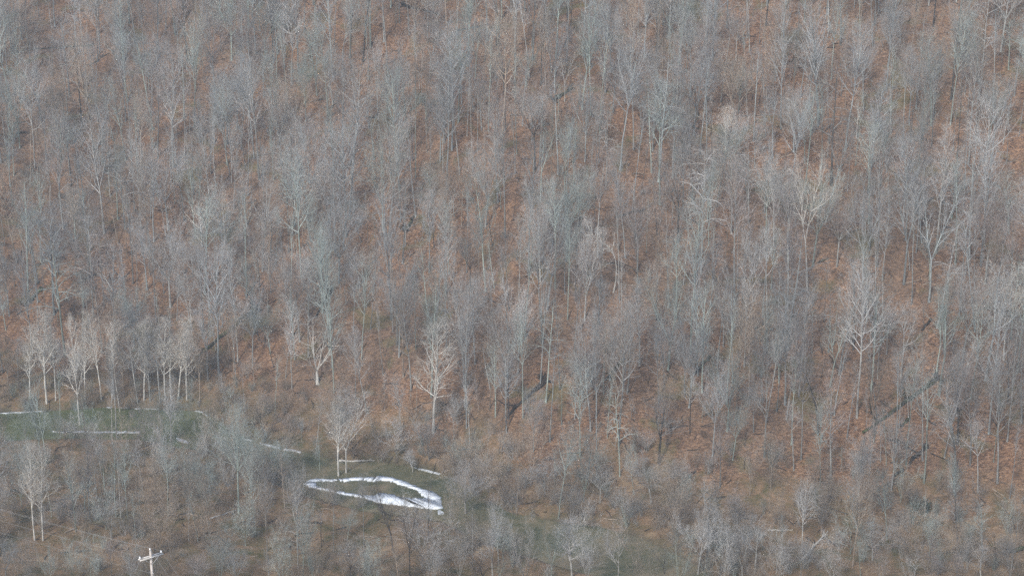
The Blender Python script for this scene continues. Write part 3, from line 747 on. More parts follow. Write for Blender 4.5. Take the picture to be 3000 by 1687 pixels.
 (3,3,1480,1480,1460,1200,260,'D','p',None,None),(3,3,1900,1560,1880,1180,300,'B','v',None,None),(3,3,1340,1120,1320,900,80,'A','g',None,None),
 # ---- fuller sycamore grove and the trees that screen the river
 (0,2,300,1120,280,310,230,'S','w',None,None),
 (0,2,560,1130,540,270,240,'S','w',None,None),
 (0,2,860,1120,840,310,240,'S','w',None,None),
 (0,2,1130,1120,1110,270,240,'S','w',None,None),
 (0,2,1240,1110,1220,350,220,'S','t',None,None),
 (0,2,1450,1120,1430,250,250,'S','w',None,None),
 (0,2,1660,1130,1640,230,260,'S','w',None,None),
 (0,2,1880,1120,1860,310,260,'S','w',None,None),
 (0,2,90,1130,70,370,220,'S','t',None,None),
 (0,2,2010,1150,1990,410,220,'S','t',None,None),
 (0,2,1900,1449,1880,900,240,'G','l',None,None),
 (0,2,2100,1440,2080,980,260,'G','t',None,None),
 (2,3,150,1560,140,730,300,'G','g',None,None),
 (2,3,400,1580,390,830,280,'V','l',None,None),
 (2,3,760,1600,750,810,300,'G','p',None,None),
 (2,3,1060,1620,1050,830,260,'V','p',None,None),
 (2,3,1300,1640,1290,910,300,'G','t',None,None),
 (2,3,1680,1600,1670,830,260,'G','l',None,None),
 (2,3,2140,1560,2130,830,300,'G','p',None,None),
 (2,3,2320,1580,2310,890,260,'V','g',None,None),
 (2,3,1120,900,1110,480,260,'G','g',None,None),
 (2,3,620,900,610,480,260,'G','g',None,None),
 (2,3,1700,960,1690,520,260,'G','v',None,None),
 (2,3,2250,900,2240,500,260,'G','v',None,None),
 (1,3,250,1560,240,890,300,'G','l',None,None),
 (1,3,640,1560,630,950,260,'G','t',None,None),
 (1,3,1180,1600,1170,980,300,'G','l',None,None),
 (1,3,1420,1620,1410,1010,260,'V','t',None,None),
 (1,3,1800,1580,1790,950,300,'G','p',None,None),
 (1,3,2050,1560,2040,830,300,'G','g',None,None),
 (1,3,2380,1560,2370,790,300,'V','p',None,None),
 (1,3,380,420,370,-60,260,'G','t',None,None),
 (1,3,640,430,630,0,220,'V','l',None,None),
 (1,3,250,450,240,40,240,'F','l',None,None),
 (0,3,260,1600,250,950,260,'G','g',None,None),
 (0,3,920,1600,910,910,280,'G','l',None,None),
 (0,3,1330,1640,1320,970,260,'G','b',None,None),
 (0,3,1640,1600,1630,980,280,'G','t',None,None),
 (0,3,2220,1580,2210,850,280,'G','l',None,None),
 (0,3,730,620,720,100,220,'V','t',None,None),
 (0,3,1050,620,1040,60,200,'F','l',None,None),
 (0,3,1560,640,1550,80,220,'F','t',None,None),
 (0,3,1800,760,1790,160,220,'F','t',None,None),
 (0,3,2100,820,2090,250,240,'G','l',None,None),
 (3,3,100,1560,90,880,300,'G','p',None,None),
 (3,3,340,1580,330,950,280,'V','g',None,None),
 (3,3,640,1560,630,930,300,'G','p',None,None),
 (3,3,1130,1580,1120,980,260,'G','v',None,None),
 (3,3,1650,1600,1640,990,280,'G','v',None,None),
 (3,3,2150,1580,2140,980,280,'V','p',None,None),
 (3,3,2440,1560,2430,830,260,'G','g',None,None),
 (3,3,1250,1000,1240,600,200,'F','t',None,None),
 (3,3,2150,1150,2140,700,240,'F','l',None,None),
]

COLX = {}
def mats_for(colour):
    b, t, _ = COLOURS[colour]
    return MAT[b], MAT[t.replace('twig', 'limb')], MAT[t]
def set_mats(o, ms):
    for sl_, m_ in zip(o.material_slots, ms):
        sl_.link = 'OBJECT'
        sl_.material = m_
def place_tree(kind, colour, B, Tp, wid_m, g, vi=None):
    """a tree as an Empty with the parts trunk and crown, meshes shared with its kind"""
    vs = VAR[kind]
    tm, cm, vh, vw = vs[int(g.integers(len(vs))) if vi is None else vi]
    ax = Tp - B
    L = float(np.linalg.norm(ax))
    s = L / vh
    sx = s if not wid_m else s * float(np.clip(wid_m / (vw * s), .6, 1.9))
    root = empty('bare_tree', B - np.array([0, 0, .12]))
    if kind == 'C': q = Matrix.Rotation(0, 4, 'Z')
    elif kind == 'K': q = Matrix.Rotation(0, 4, 'Z')
    else:
        q = Vector((0, 0, 1)).rotation_difference(Vector(ax)).to_matrix().to_4x4() @ Matrix.Rotation(float(g.random() * 6.283), 4, 'Z')
    root.rotation_euler = q.to_euler()
    root.scale = (sx, sx, s)
    for nm, me, mt in (('trunk', tm, mats_for(colour)[:1]), ('crown', cm, mats_for(colour)[1:])):
        if me is None: continue
        set_mats(obj(nm, me, root), mt)
    return root, L

trees = []        # dicts for labelling
ANCH = []
g2 = np.random.default_rng(77)
base_xy = []
for (c, r, bx, by, tx, ty, w, kind, colr, label, short) in SPEC:
    px, py = tp(c, r, bx, by)
    qx, qy = tp(c, r, tx, ty)
    B = on_ground(px, py)
    if kind in 'CK': qx = px if kind == 'C' else px
    d = ray(qx, qy)
    t = (B[1] - CAM[1]) / d[1]
    Tp = CAM + d * t
    hh = Tp - B
    if hh[2] > 40: Tp = B + hh * (40 / hh[2])
    wm = w * T_ / F_PX * t * (1.25 if kind == 'S' else 1.2)
    root, L = place_tree(kind, colr, B, Tp, wm, g2)
    base_xy.append(B[:2])
    trees.append(dict(o=root, B=B, L=L, lean=(Tp - B)[0] / L, kind=kind, col=colr, label=label, px=px, py=py, mx=(px + qx) / 2, my=(py + qy) / 2))
    if short: ANCH.append((short, (px + qx) / 2, (py + qy) / 2))

# the rest of the stand: scattered over the slope and the valley floor
N_IND = 300
cand = []
gf = np.random.default_rng(21)
bxy = [np.array(base_xy)]
allxy = list(base_xy)
def far_enough(x, y, dmin):
    A = np.array(allxy)
    return np.min((A[:, 0] - x) ** 2 + (A[:, 1] - y) ** 2) > dmin * dmin
tries = 0
while tries < 8500:
    tries += 1
    y = gf.uniform(212, 460)
    x = gf.uniform(-1, 1) * (y * .36 + 26)
    d = y - float(np.interp(x, TOE[:, 0], TOE[:, 1]))
    rd = float(river_dist(np.array([x]), np.array([y]))[0])
    if rd < .6: continue
    if d < 3:
        qx, qy, _ = project(np.array([x, y, 0.0]))
        if 860 < qx < 1330 and 1485 < qy < 1600: continue
    if d < 3 and gf.random() < .45: continue
    if noise(np.array([x / 13 + 70]), np.array([y / 17]))[0] + .82 < gf.random() * .9: continue
    if not far_enough(x, y, gf.uniform(1.8, 3.7)): continue
    allxy.append(np.array([x, y]))
    kind = gf.choice(['F', 'N', 'B', 'W', 'V', 'S'], p=[.30, .40, .19, .04, .07, .0]) if d > 3 else gf.choice(['F', 'N', 'G', 'S', 'A'], p=[.15, .22, .40, .05, .18])
    h = {'F': 26, 'N': 20, 'B': 19, 'G': 19, 'W': 23, 'V': 22, 'S': 22, 'A': 7}[kind] * gf.uniform(.55, 1.15)
    if d <= 3: h *= .62
    z = float(height(x, y))
    colr = gf.choice(list('gbltpvk'), p=[.20, .22, .22, .10, .09, .11, .06]) if d > 3 else gf.choice(list('gltpv'), p=[.10, .22, .42, .2, .06])
    cand.append((x, y, z, h, kind, colr))
def in_view(cnd):
    x, y, z, h = cnd[:4]
    px, py, f = project(np.array([x, y, z + h * .5]))
    return 0 < px < PW and 0 < py < PH, F_PX * h / f
cand.sort(key=lambda q: -in_view(q)[1] if in_view(q)[0] else 1e3)
n_extra = max(0, N_IND - len(trees))
stuff = cand[n_extra:]
for (x, y, z, h, kind, colr) in cand[:n_extra]:
    B = np.array([x, y, z])
    lean = gf.normal(size=2) * .05
    Tp = B + np.array([lean[0] * h, lean[1] * h, h])
    root, L = place_tree(kind, colr, B, Tp, h * gf.uniform(.20, .36) if kind in 'FBGVW' else 0, gf)
    px, py, f = project(B)
    qx, qy, _ = project(Tp)
    trees.append(dict(o=root, B=B, L=L, lean=lean[0], kind=kind, col=colr, label=None, px=px, py=py, mx=(px + qx) / 2, my=(py + qy) / 2))

# labels for those without one of their own: look, then order outward from a tree or thing one can find
ORD = ['nearest', 'second', 'third', 'fourth', 'fifth', 'sixth', 'seventh', 'eighth', 'ninth', 'tenth', 'eleventh', 'twelfth', 'thirteenth', 'fourteenth', 'fifteenth', 'sixteenth', 'seventeenth', 'eighteenth', 'nineteenth', 'twentieth']
ANCH += [('the near ice edge', 330, 1266), ('the green-mossed trunk', 2960, 1620), ('the white drifted limb', 1045, 1350), ('the dark bare log', 2690, 1330), ('the ice ring', 1095, 1445), ('the utility pole', 441, 1660), ('the big mossy log', 2635, 1180), ('the brown diagonal log', 1545, 1160), ('the mossy diagonal log', 660, 970)]
FORM = {'Y': 'bare-limbed tree', 'F': 'upright-crowned tree', 'N': 'slender tree', 'B': 'fan-crowned tree', 'G': 'low-branching tree', 'S': 'open-limbed tree', 'D': 'crooked near-twigless tree', 'W': 'drooping-limbed tree',
        'V': 'forked tree', 'A': 'sapling', 'P': 'broken snag', 'C': 'curved tree', 'K': 'bent tree', 'H': 'many-stemmed shrub'}
DIRS = {0: 'right of', 1: 'above', 2: 'left of', 3: 'below'}
def auto_labels(items, noun=None):
    cells = {}
    for it in items:
        k = min(range(len(ANCH)), key=lambda j: (ANCH[j][1] - it['mx']) ** 2 + (ANCH[j][2] - it['my']) ** 2)
        dx, dy = it['mx'] - ANCH[k][1], ANCH[k][2] - it['my']
        q = int(((math.atan2(dy, dx) + math.pi / 4) % (2 * math.pi)) // (math.pi / 2))
        cells.setdefault((k, q), []).append((dx * dx + dy * dy, it))
    for (k, q), lst in cells.items():
        seen = {}
        for _, it in sorted(lst, key=lambda a: a[0]):
            size = 'tall' if it['L'] > 24 else ('short' if it['L'] < 13 else 'mid-sized')
            look = f"{size} {COLOURS[it['col']][2]} {FORM[it['kind']]}"
            n = seen.get(look, 0)
            seen[look] = n + 1
            it['look'], it['n'] = look, n
        for _, it in lst:
            order = '' if seen[it['look']] == 1 else (ORD[it['n']] + ' such ')
            it['label'] = f"{it['look']}, {order}{DIRS[q]} {ANCH[k][0]}"
auto_labels([t for t in trees if not t['label']])
for t in trees:
    on_slope = t['B'][2] > 2.5
    t['o'].name = 'dead_snag' if t['kind'] == 'P' else ('sapling' if t['kind'] == 'A' else 'bare_tree')
    if t['kind'] in 'AP':
        tag(t['o'], t['label'], 'sapling' if t['kind'] == 'A' else 'snag', 'thin saplings' if t['kind'] == 'A' else 'broken snags')
    else:
        tag(t['o'], t['label'], 'tree', 'bare trees on the wooded slope' if on_slope else 'bare trees on the valley floor')

# ------------------------------------------------------------------ the uncountable rest, scattered by geometry nodes
def scatter(name, sources, pts, idxs, rots, scales, kind='stuff'):
    """one object whose points carry copies of the source meshes"""
    sc = bpy.data.collections.new(name + '_sources')
    for i, (me, mt) in enumerate(sources):
        o = bpy.data.objects.new(f'{name}_source_{i:03d}', me)
        sc.objects.link(o)
        set_mats(o, mt if isinstance(mt, tuple) else (mt,))
    me = bpy.data.meshes.new(name)
    me.vertices.add(len(pts))
    me.vertices.foreach_set('co', np.asarray(pts, np.float32).ravel())
    for nm, ty, arr, key in (('pick', 'INT', np.asarray(idxs, np.int32), 'value'), ('rot', 'FLOAT_VECTOR', np.asarray(rots, np.float32), 'vector'),
                             ('size', 'FLOAT_VECTOR', np.asarray(scales, np.float32), 'vector')):
        at = me.attributes.new(nm, ty, 'POINT')
        at.data.foreach_set(key, arr.ravel())
    o = obj(name, me)
    ng = bpy.data.node_groups.new(name, 'GeometryNodeTree')
    ng.interface.new_socket('Geometry', in_out='INPUT', socket_type='NodeSocketGeometry')
    ng.interface.new_socket('Geometry', in_out='OUTPUT', socket_type='NodeSocketGeometry')
    gi, go = ng.nodes.new('NodeGroupInput'), ng.nodes.new('NodeGroupOutput')
    ci = ng.nodes.new('GeometryNodeCollectionInfo')
    ci.inputs['Collection'].default_value = sc
    ci.inputs['Separate Children'].default_value = True
    ci.inputs['Reset Children'].default_value = True
    ip = ng.nodes.new('GeometryNodeInstanceOnPoints')
    ip.inputs['Pick Instance'].default_value = True
    def attr(nm, ty):
        n = ng.nodes.new('GeometryNodeInputNamedAttribute')
        n.data_type = ty
        n.inputs['Name'].default_value = nm
        return n.outputs['Attribute']
    L = ng.links.new
    L(gi.outputs[0], ip.inputs['Points'])
    L(ci.outputs[0], ip.inputs['Instance'])
    L(attr('pick', 'INT'), ip.inputs['Instance Index'])
    e2r = ng.nodes.new('FunctionNodeEulerToRotation')
    L(attr('rot', 'FLOAT_VECTOR'), e2r.inputs[0])
    L(e2r.outputs[0], ip.inputs['Rotation'])
    L(attr('size', 'FLOAT_VECTOR'), ip.inputs['Scale'])
    L(ip.outputs[0], go.inputs[0])
    md = o.modifiers.new('scatter', 'NODES')
    md.node_group = ng
    tag(o, kind=kind)
    return o

def scatter_trees(name, items):
    src, key = [], {}
    P, I, R, S = [], [], [], []
    for (x, y, z, h, kind, colr) in items:
        vi = int(gf.integers(len(VAR[kind])))
        tm, cm, vh, vw = VAR[kind][vi]
        rz = float(gf.random() * 6.28)
        ln = gf.normal(size=2) * .04
        s = h / vh
        wf = gf.uniform(.65, 1.05)
        for me, mt in ((tm, mats_for(colr)[:1]), (cm, mats_for(colr)[1:])):
            if me is None: continue
            k = (me.name, mt[0].name)
            if k not in key:
                key[k] = len(src)
                src.append((me, mt))
            P.append((x, y, z - .1)); I.append(key[k]); R.append((ln[0], ln[1], rz)); S.append((s * wf, s * wf, s))
    return scatter(name, src, P, I, R, S)
scatter_trees('woodland', stuff)

# undergrowth: saplings over the slope, brush along the river and over the valley floor
und = []
for _ in range(1500):
    y = gf.uniform(222, 440); x = gf.uniform(-1, 1) * (y * .36 + 14)
    d = y - float(np.interp(x, TOE[:, 0], TOE[:, 1]))
    if d < 2: continue
    und.append((x, y, float(height(x, y)), gf.uniform(1.5, 6.5), 'A', gf.choice(list('gbvlkt'))))
brush = []
BX, BY = gf.uniform(-1, 1, 5200), gf.uniform(205, 300, 5200)
BX = BX * (BY * .36 + 14)
BD = BY - np.interp(BX, TOE[:, 0], TOE[:, 1])
BR = river_dist(BX, BY)
for x, y, d, rd in zip(BX, BY, BD, BR):
    if rd < .3 or d > 8: continue
    dens = 1.1 * math.exp(-max(rd - 1, 0) / 4) + .6 * (noise(np.array([x / 9]), np.array([y / 9 + 50]))[0] + .5)
    if gf.random() > dens * .75: continue
    u_, v_, _ = project(np.array([x, y, 1.5]))
    if u_ < 560 and 1200 < v_ < 1320 and gf.random() < .85: continue          # the open near bank of the left channel
    if 1480 < u_ < 1930 and 1520 < v_ < 1730 and gf.random() < .9: continue
    qx, qy, _ = project(np.array([x, y, 0.0]))
    if 860 < qx < 1330 and 1485 < qy < 1610: continue
    brush.append((x, y, float(height(x, y)), gf.uniform(1.5, 6.0), 'H', gf.choice(list('gltttttp'))))
scatter_trees('undergrowth', und)
scatter_trees('riverside_brush', brush)

# sticks and fallen branches on the leaf litter
sticks = []
for i in range(6):
    gs = np.random.default_rng(900 + i)
    T = Tubes()
    P0 = grow(np.array([[0, 0, .06]]), np.array([[1.0, 0, .02]]), np.array([4.0]), 6, .10, 0, gs)
    T.add(P0, np.linspace(.12, .03, 7)[None], 5)
    pos, d, t, rad, Lp = branch_off(P0, np.linspace(.085, .02, 7)[None], 5, .3, .95, 42, gs)
    T.add(grow(pos, d, .5 + gs.random(5) * 1.2, 3, .12, 0, gs), np.linspace(1, .3, 4)[None] * (rad * .5)[:, None], 3)
    sticks.append(T.mesh('stick', MAT['log_dark']))
P, I, R, S = [], [], [], []
for _ in range(4500):
    y = gf.uniform(215, 430); x = gf.uniform(-1, 1) * (y * .36 + 10)
    if float(river_dist(np.array([x]), np.array([y]))[0]) < .5: continue
    e = .6
    z = float(height(x, y)); sx = (float(height(x + e, y, False)) - float(height(x - e, y, False))) / (2 * e); sy = (float(height(x, y + e, False)) - float(height(x, y - e, False))) / (2 * e)
    n = Vector((-sx, -sy, 1)).normalized()
    q = n.to_track_quat('Z', 'Y').to_matrix() @ Matrix.Rotation(gf.random() * 6.28, 3, 'Z')
    s = gf.uniform(.25, .9)
    P.append((x, y, z + .03)); I.append(int(gf.integers(18))); R.append(tuple(q.to_euler())); S.append((s, s, s))
src = [(m, MAT['log_dark']) for m in sticks] + [(m, MAT['log_dark']) for m in sticks] + [(m, MAT['bark_tan']) for m in sticks]
scatter('fallen_branches', src, P, I, R, S)

# ------------------------------------------------------------------ shrubs one can count along the banks
SHRUBS = [  # tile, base x, base y, height in tile px, width, colour
 (0,2,2250,1449,260,300,'v'),(0,2,2060,1400,200,240,'g'),(0,2,260,1180,180,200,'t'),(0,2,1650,1350,190,220,'g'),(0,2,1880,1380,200,160,'l'),(0,2,620,1400,200,260,'v'),(0,2,1000,1420,170,240,'g'),(0,2,1350,1440,180,220,'l'),
 (1,2,330,1449,240,330,'v'),(1,2,130,1250,260,260,'v'),(1,2,520,1440,220,240,'g'),
 (1,3,350,300,220,260,'g'),(1,3,560,330,200,220,'l'),(1,3,1250,270,200,260,'v'),(1,3,1760,260,200,280,'v'),(1,3,1980,330,220,260,'g'),(1,3,2250,420,260,320,'b'),(1,3,1990,800,200,240,'g'),(1,3,2250,900,240,300,'b'),(1,3,2400,780,220,280,'g'),
 (1,3,250,1000,200,260,'t'),(1,3,1250,1330,160,220,'t'),(1,3,1850,1300,180,260,'v'),(1,3,2100,1180,220,300,'g'),
 (2,3,120,560,240,360,'b'),(2,3,480,760,220,360,'g'),(2,3,680,700,200,260,'v'),(2,3,1020,760,220,320,'g'),(2,3,1180,860,260,300,'b'),(2,3,1680,900,200,300,'v'),(2,3,1450,980,240,320,'g'),(2,3,2000,1100,260,320,'v'),(2,3,2250,900,220,300,'v'),(2,3,2450,1100,260,280,'b'),
 (3,3,150,1250,260,300,'v'),(3,3,420,1300,230,300,'g'),(3,3,700,1150,240,300,'p'),(3,3,950,1300,260,300,'l'),(3,3,1250,1180,220,300,'p'),(3,3,1720,1420,260,320,'v'),(3,3,2000,1300,240,320,'v'),(3,3,2380,1330,160,200,'t'),
 (0,3,700,780,230,330,'b'),(0,3,950,880,200,260,'b'),(0,3,1250,1040,220,300,'b'),(0,3,160,1260,240,280,'b'),(0,3,1750,1150,220,330,'t'),(0,3,2150,1240,260,330,'v'),
]
shr = []
for (c, r, bx, by, hp, wp, colr) in SHRUBS:
    px, py = tp(c, r, bx, by)
    B = on_ground(px, py)
    if B[2] < WATER_Z + .3: continue
    R_ = np.linalg.norm(B - CAM)
    hm_ = hp * T_ / F_PX * R_
    root, L = place_tree('H', colr, B, B + np.array([0, 0, hm_]), wp * T_ / F_PX * R_, gf)
    root.name = 'shrub'
    o2 = [q for q in root.children]
    for q in o2:
        q.name = 'stems' if q.name.startswith('trunk') else 'twigs'
    shr.append(dict(o=root, B=B, L=L, lean=0, kind='H', col=colr, label=None, mx=px, my=py - hp * T_ / 2))
auto_labels(shr)
for t in shr:
    t['label'] = t['label'].replace('short ', '')
    tag(t['o'], t['label'], 'shrub', 'many-stemmed shrubs along the river')

# ------------------------------------------------------------------ fallen logs
def log(c, r, x0, y0, x1, y1, rad, mat, label, root=False, branches=0, lift=0.0):
    gl = np.random.default_rng(int(abs(x0 * 7 + y1 * 3 + c * 100)) + 1)
    p0, p1 = tp(c, r, x0, y0), tp(c, r, x1, y1)
    n = 11
    pts = np.array([on_ground(p0[0] + (p1[0] - p0[0]) * t, p0[1] + (p1[1] - p0[1]) * t) for t in np.linspace(0, 1, n)])
    sm = pts.copy()                     # a stiff stem bridges the hollows
    tt = np.linspace(0, 1, n)
    for k in range(3):
        co = np.polyfit(tt, pts[:, k], 2)
        sm[:, k] = np.polyval(co, tt)
    sm[:, 2] += rad * .55 + lift
    sm += gl.normal(size=sm.shape) * rad * .24
    e = empty('fallen_log', sm[0])
    T = Tubes()
    rad = rad * 1.12
    rr = np.linspace(1, .5, n) * rad * (1 + .20 * gl.normal(size=n))
    T.add(sm - sm[0], rr, 9)
    obj('stem', T.mesh('stem', MAT[mat], True), e)
    if root:
        d = norm(sm[0] - sm[1])
        T = Tubes()
        k = 16
        az = np.arange(k) * 6.28 / k
        u = norm(np.cross(d, [0, 0, 1.0])); w = np.cross(u, d)
        dr = u[None] * np.cos(az)[:, None] + w[None] * np.sin(az)[:, None] + d * .25
        L = rad * (2.6 + 2.2 * gl.random(k))
        P1 = grow(np.zeros((k, 3)), dr, L, 4, .16, 0, gl)
        T.add(P1, np.linspace(1, .25, 5)[None] * rad * .55, 5)
        obj('root_plate', T.mesh('root_plate', MAT['log_dark']), e)
    for b in range(branches):
        i = int(n * .45) + int(gl.integers(int(n * .5)))
        d = norm(norm(sm[i] - sm[i - 1]) + gl.normal(size=3) * .5 + np.array([0, 0, .45]))
        T = Tubes()
        P1 = grow((sm[i] - sm[0])[None], d[None], np.array([rad * (6 + 6 * gl.random())]), 6, .16, .04, gl)
        R1 = np.linspace(.4, .1, 7)[None] * rad
        T.add(P1, R1, 5)
        pos, dd, t, r2, Lp = branch_off(P1, R1, 5, .3, .95, 45, gl)
        T.add(grow(pos, dd, Lp * .4, 3, .15, .03, gl), np.linspace(1, .3, 4)[None] * (r2 * .6)[:, None], 4)
        obj('branch', T.mesh('branch', MAT[mat]), e)
    tag(e, label, 'log', 'fallen logs on the wooded slope')
    return e
log(0,0,930,462,320,502,.22,'log_moss','long dark mossy log lying level across the upper left slope', True, 1)
log(0,0,620,945,545,982,.22,'log_dark','short dark log tilted on bare leaves, upper left')
log(0,0,160,1347,295,1335,.25,'log_dark','short black level log near the left edge')
log(0,0,140,1247,270,1225,.16,'log_moss','thin curved log on orange leaves near the left edge')
log(0,0,900,668,1090,540,.16,'log_dark','dark slanting log right of the long dark log', False, 1)
log(1,0,1480,62,1835,152,.34,'log_dark','thick dark log slanting down to the right at the top middle', True, 2)
log(1,0,2030,312,2245,278,.24,'log_dark','dark log under bushy crowns, right of the thick top log', False, 2)
log(1,0,1090,1180,1380,1202,.16,'log_dark','thin dark log with a split end, upper middle', False, 1)
log(2,0,420,1015,620,890,.36,'log_moss','mossy dark log slanting beneath the hooked-limb tree', True, 1)
log(2,0,1700,1235,1895,1312,.26,'log_moss','dark log below the brownish crowns, left of the bright whitish fan', False, 1)
log(0,1,850,1368,965,1310,.22,'log_dark','dark log beside the half-toppled bleached tree', False, 1)
log(0,1,1235,402,1345,360,.16,'log_dark','thin slanting log on the left slope below the white fan tree')
log(1,1,1520,850,1590,740,.40,'log_moss','dark rotten log in a hollow left of the tall double trunk', True)
log(1,1,440,1060,530,992,.14,'log_dark','thin dark log on bright leaves below the leaning drooping tree')
log(2,1,1040,745,1340,660,.26,'log_dark','dark log crossing behind several thin pale trunks, right of centre', False, 1)
log(3,1,1600,585,1668,548,.26,'log_dark','short reddish black log beneath the bluish broad crown, right half')
log(3,1,500,1195,610,1155,.15,'log_moss','thin greenish log on orange leaves, right of the white vase crown')
log(0,2,2570,215,1990,695,.46,'log_moss','long mossy diagonal log above the paired sycamores', True, 2)
log(0,2,1345,325,1160,480,.24,'log_dark','dark log slanting above the left sycamore row', True, 1)
log(0,2,420,15,245,190,.34,'log_moss','dark mossy log near the left edge above the first sycamore')
log(1,2,770,0,600,300,.30,'log_dark','greyish log slanting above the bright white sycamore', False, 1)
log(2,2,320,945,-30,1270,.46,'log_dark','brown diagonal log with an upturned root plate, centre of the lower slope', True, 2)
log(2,2,725,740,580,890,.26,'log_dark','dark log touching the stout pale trunk')
log(2,2,1130,715,940,930,.34,'log_moss','moss covered log left of the pale wide-limbed tree', False, 1)
log(2,2,1995,690,1830,870,.26,'log_moss','mossy log crossing the very tall green tree\'s foot', False, 1)
log(3,2,1640,318,1545,435,.26,'log_dark','dark log beneath the leaning right-hand tree')
log(3,2,1690,930,960,1459,.40,'log_green','big bright-mossed log running down to the left, lower right', True, 2)
log(3,2,1420,1315,1340,1395,.30,'log_moss','short mossy log just below the big mossy log')
log(3,3,1600,130,1410,335,.40,'log_dark','dark bare log lying diagonally right of the big mossy log', False, 1)
log(3,3,1350,380,1245,465,.26,'log_dark','short dark log end below the dark bare log')
log(3,3,2620,1165,2240,1252,.36,'log_green','bright green mossy trunk lying in from the right edge', False, 3)
log(2,3,1850,392,1655,552,.12,'log_dark','dark leaning log beside the very broad pale crown', False, 1)
log(2,3,2165,1320,2310,1450,.14,'log_white','white birch-like log lying at the bottom edge by the river bend')
log(2,3,1230,1232,1350,1242,.09,'log_white','short white branch lying over the olive water', False, 1, .4)
log(3,3,330,1290,600,1000,.16,'log_white','bleached fallen tree with upturned contorted limbs, lower right', False, 6)
log(3,3,0,985,250,985,.10,'log_white','bleached limb with upright twisted spurs, left of the fallen bleached tree', False, 5)
log(1,3,840,292,1190,288,.16,'log_white','white drifted limb on the bank behind the ice ring', False, 2)
log(0,3,2110,872,2370,785,.14,'log_tan' if 'log_tan' in MAT else 'log_pale','thin pale log at the foot of the big many-limbed tree')

# ------------------------------------------------------------------ ice on the river
def ice(xy_px, label, thick=.10):
    P = np.array([on_plane(np.array(float(x)), np.array(float(y)), WATER_Z)[:2] for x, y in xy_px])
    c = P.mean(0)
    Q = []
    gi_ = np.random.default_rng(len(xy_px) + int(abs(xy_px[0][0])))
    for i in range(len(P)):               # ragged edges
        a_, b_ = P[i], P[(i + 1) % len(P)]
        n = max(1, int(np.hypot(*(b_ - a_)) / .7))
        for j in range(n):
            Q.append(a_ + (b_ - a_) * j / n + gi_.normal(size=2) * .17)
    o = obj('ice_shelf', poly_slab('ice_shelf', np.array(Q) - c, 0, thick, MAT['ice_dull']), None, (c[0], c[1], WATER_Z + .004))
    return tag(o, label, 'ice', 'ice along the river')
t3 = lambda L: [tp(1, 3, x, y) for x, y in L]
OUT = [(480,510),(600,468),(760,480),(900,465),(1040,455),(1200,455),(1250,440),(1350,455),(1480,490),(1600,545),(1700,580),(1790,610),(1850,650),(1880,770),(1800,775),(1700,768),(1580,750),(1450,735),(1330,720),(1220,705),(1100,662),(1000,645),(900,630),(720,592),(600,568),(520,545)]
INN = [(600,545),(600,495),(720,492),(900,488),(1060,480),(1180,492),(1300,485),(1400,505),(1450,535),(1540,555),(1640,595),(1690,640),(1720,672),(1600,668),(1480,660),(1360,635),(1240,612),(1205,640),(1110,640),(1000,628),(900,612),(740,575)]
ring = t3(OUT) + [t3([OUT[0]])[0]] 
# the ring is cut at its left tip so that it stays one simple outline
ring = t3(OUT[:]) + t3([(500,528)]) + t3([INN[0]] + INN[:0:-1]) + t3([(596,520),(490,518)])
ring_ok = t3(OUT + [(520,545)])
def ring_mesh():
    import bmesh
    o_ = np.array([on_plane(np.array(x), np.array(y), WATER_Z)[:2] for x, y in t3(OUT)])
    i_ = np.array([on_plane(np.array(x), np.array(y), WATER_Z)[:2] for x, y in t3(INN)])
    def resample(P, n):
        Q = np.vstack([P, P[:1]]); s = np.r_[0, np.cumsum(np.hypot(*np.diff(Q, axis=0).T))]
        u = np.linspace(0, s[-1], n, endpoint=False)
        return np.stack([np.interp(u, s, Q[:, 0]), np.interp(u, s, Q[:, 1])], 1)
    gr = np.random.default_rng(3)
    A = resample(o_, 150); Bq = resample(i_, 150)
    k = np.argmin(np.hypot(*(Bq - A[0]).T)); Bq = np.roll(Bq, -k, 0)
    A += gr.normal(size=A.shape) * .11; Bq += gr.normal(size=Bq.shape) * .17
    c = A.mean(0)
    n = len(A)
    V = []
    for z in (.14, 0.0):
        for R_ in (A, Bq):
            V += [(x - c[0], y - c[1], z) for x, y in R_]
    Fq = []
    for i in range(n):
        j = (i + 1) % n
        Fq.append((i, j, n + j, n + i))                       # top
        Fq.append((2 * n + j, 2 * n + i, i, j)[::-1])         # outer side
        Fq.append((3 * n + i, 3 * n + j, n + j, n + i)[::-1])
    return mesh_from('ice_ring', V, Fq, MAT['ice']), c
rm, rc = ring_mesh()
tag(obj('ice_shelf', rm, None, (rc[0], rc[1], WATER_Z + .004)), 'large white ring of ice lying on the river at lower centre', 'ice', 'ice along the river')
ice([(-20,1208.5),(60,1206),(128,1203),(128,1205),(60,1209),(-20,1212)], 'thin white ice edge on the far bank at the left edge')
ice([(303,1190.5),(380,1194),(466,1197.5),(466,1199.5),(380,1197),(303,1192.5)], 'thin white ice edge on the far bank behind the sycamore feet')
ice([(572,1201),(596,1207),(613,1216),(611,1219),(592,1211),(572,1203)], 'short slanting ice edge where the left channel turns')
ice([(150,1263),(256,1263.5),(330,1264),(408,1265),(408,1269),(330,1268),(256,1267),(150,1265)], 'long white ice edge on the near bank of the left channel')
ice([(516,1283),(540,1287),(554,1295),(551,1299),(530,1295),(514,1288)], 'small ice patch at the near corner of the left channel')
ice([(715,1284),(733,1287),(742,1290),(735,1293),(718,1288)], 'small broken ice patch right of the big many-limbed tree')
ice([(760,1297),(800,1306),(822,1312),(822,1315),(800,1311),(760,1300)], 'first broken ice strip on the far bank left of the ice ring')
ice([(834,1314),(860,1319),(881,1323),(881,1326),(858,1323),(834,1317)], 'second broken ice strip on the far bank, nearer the ice ring')
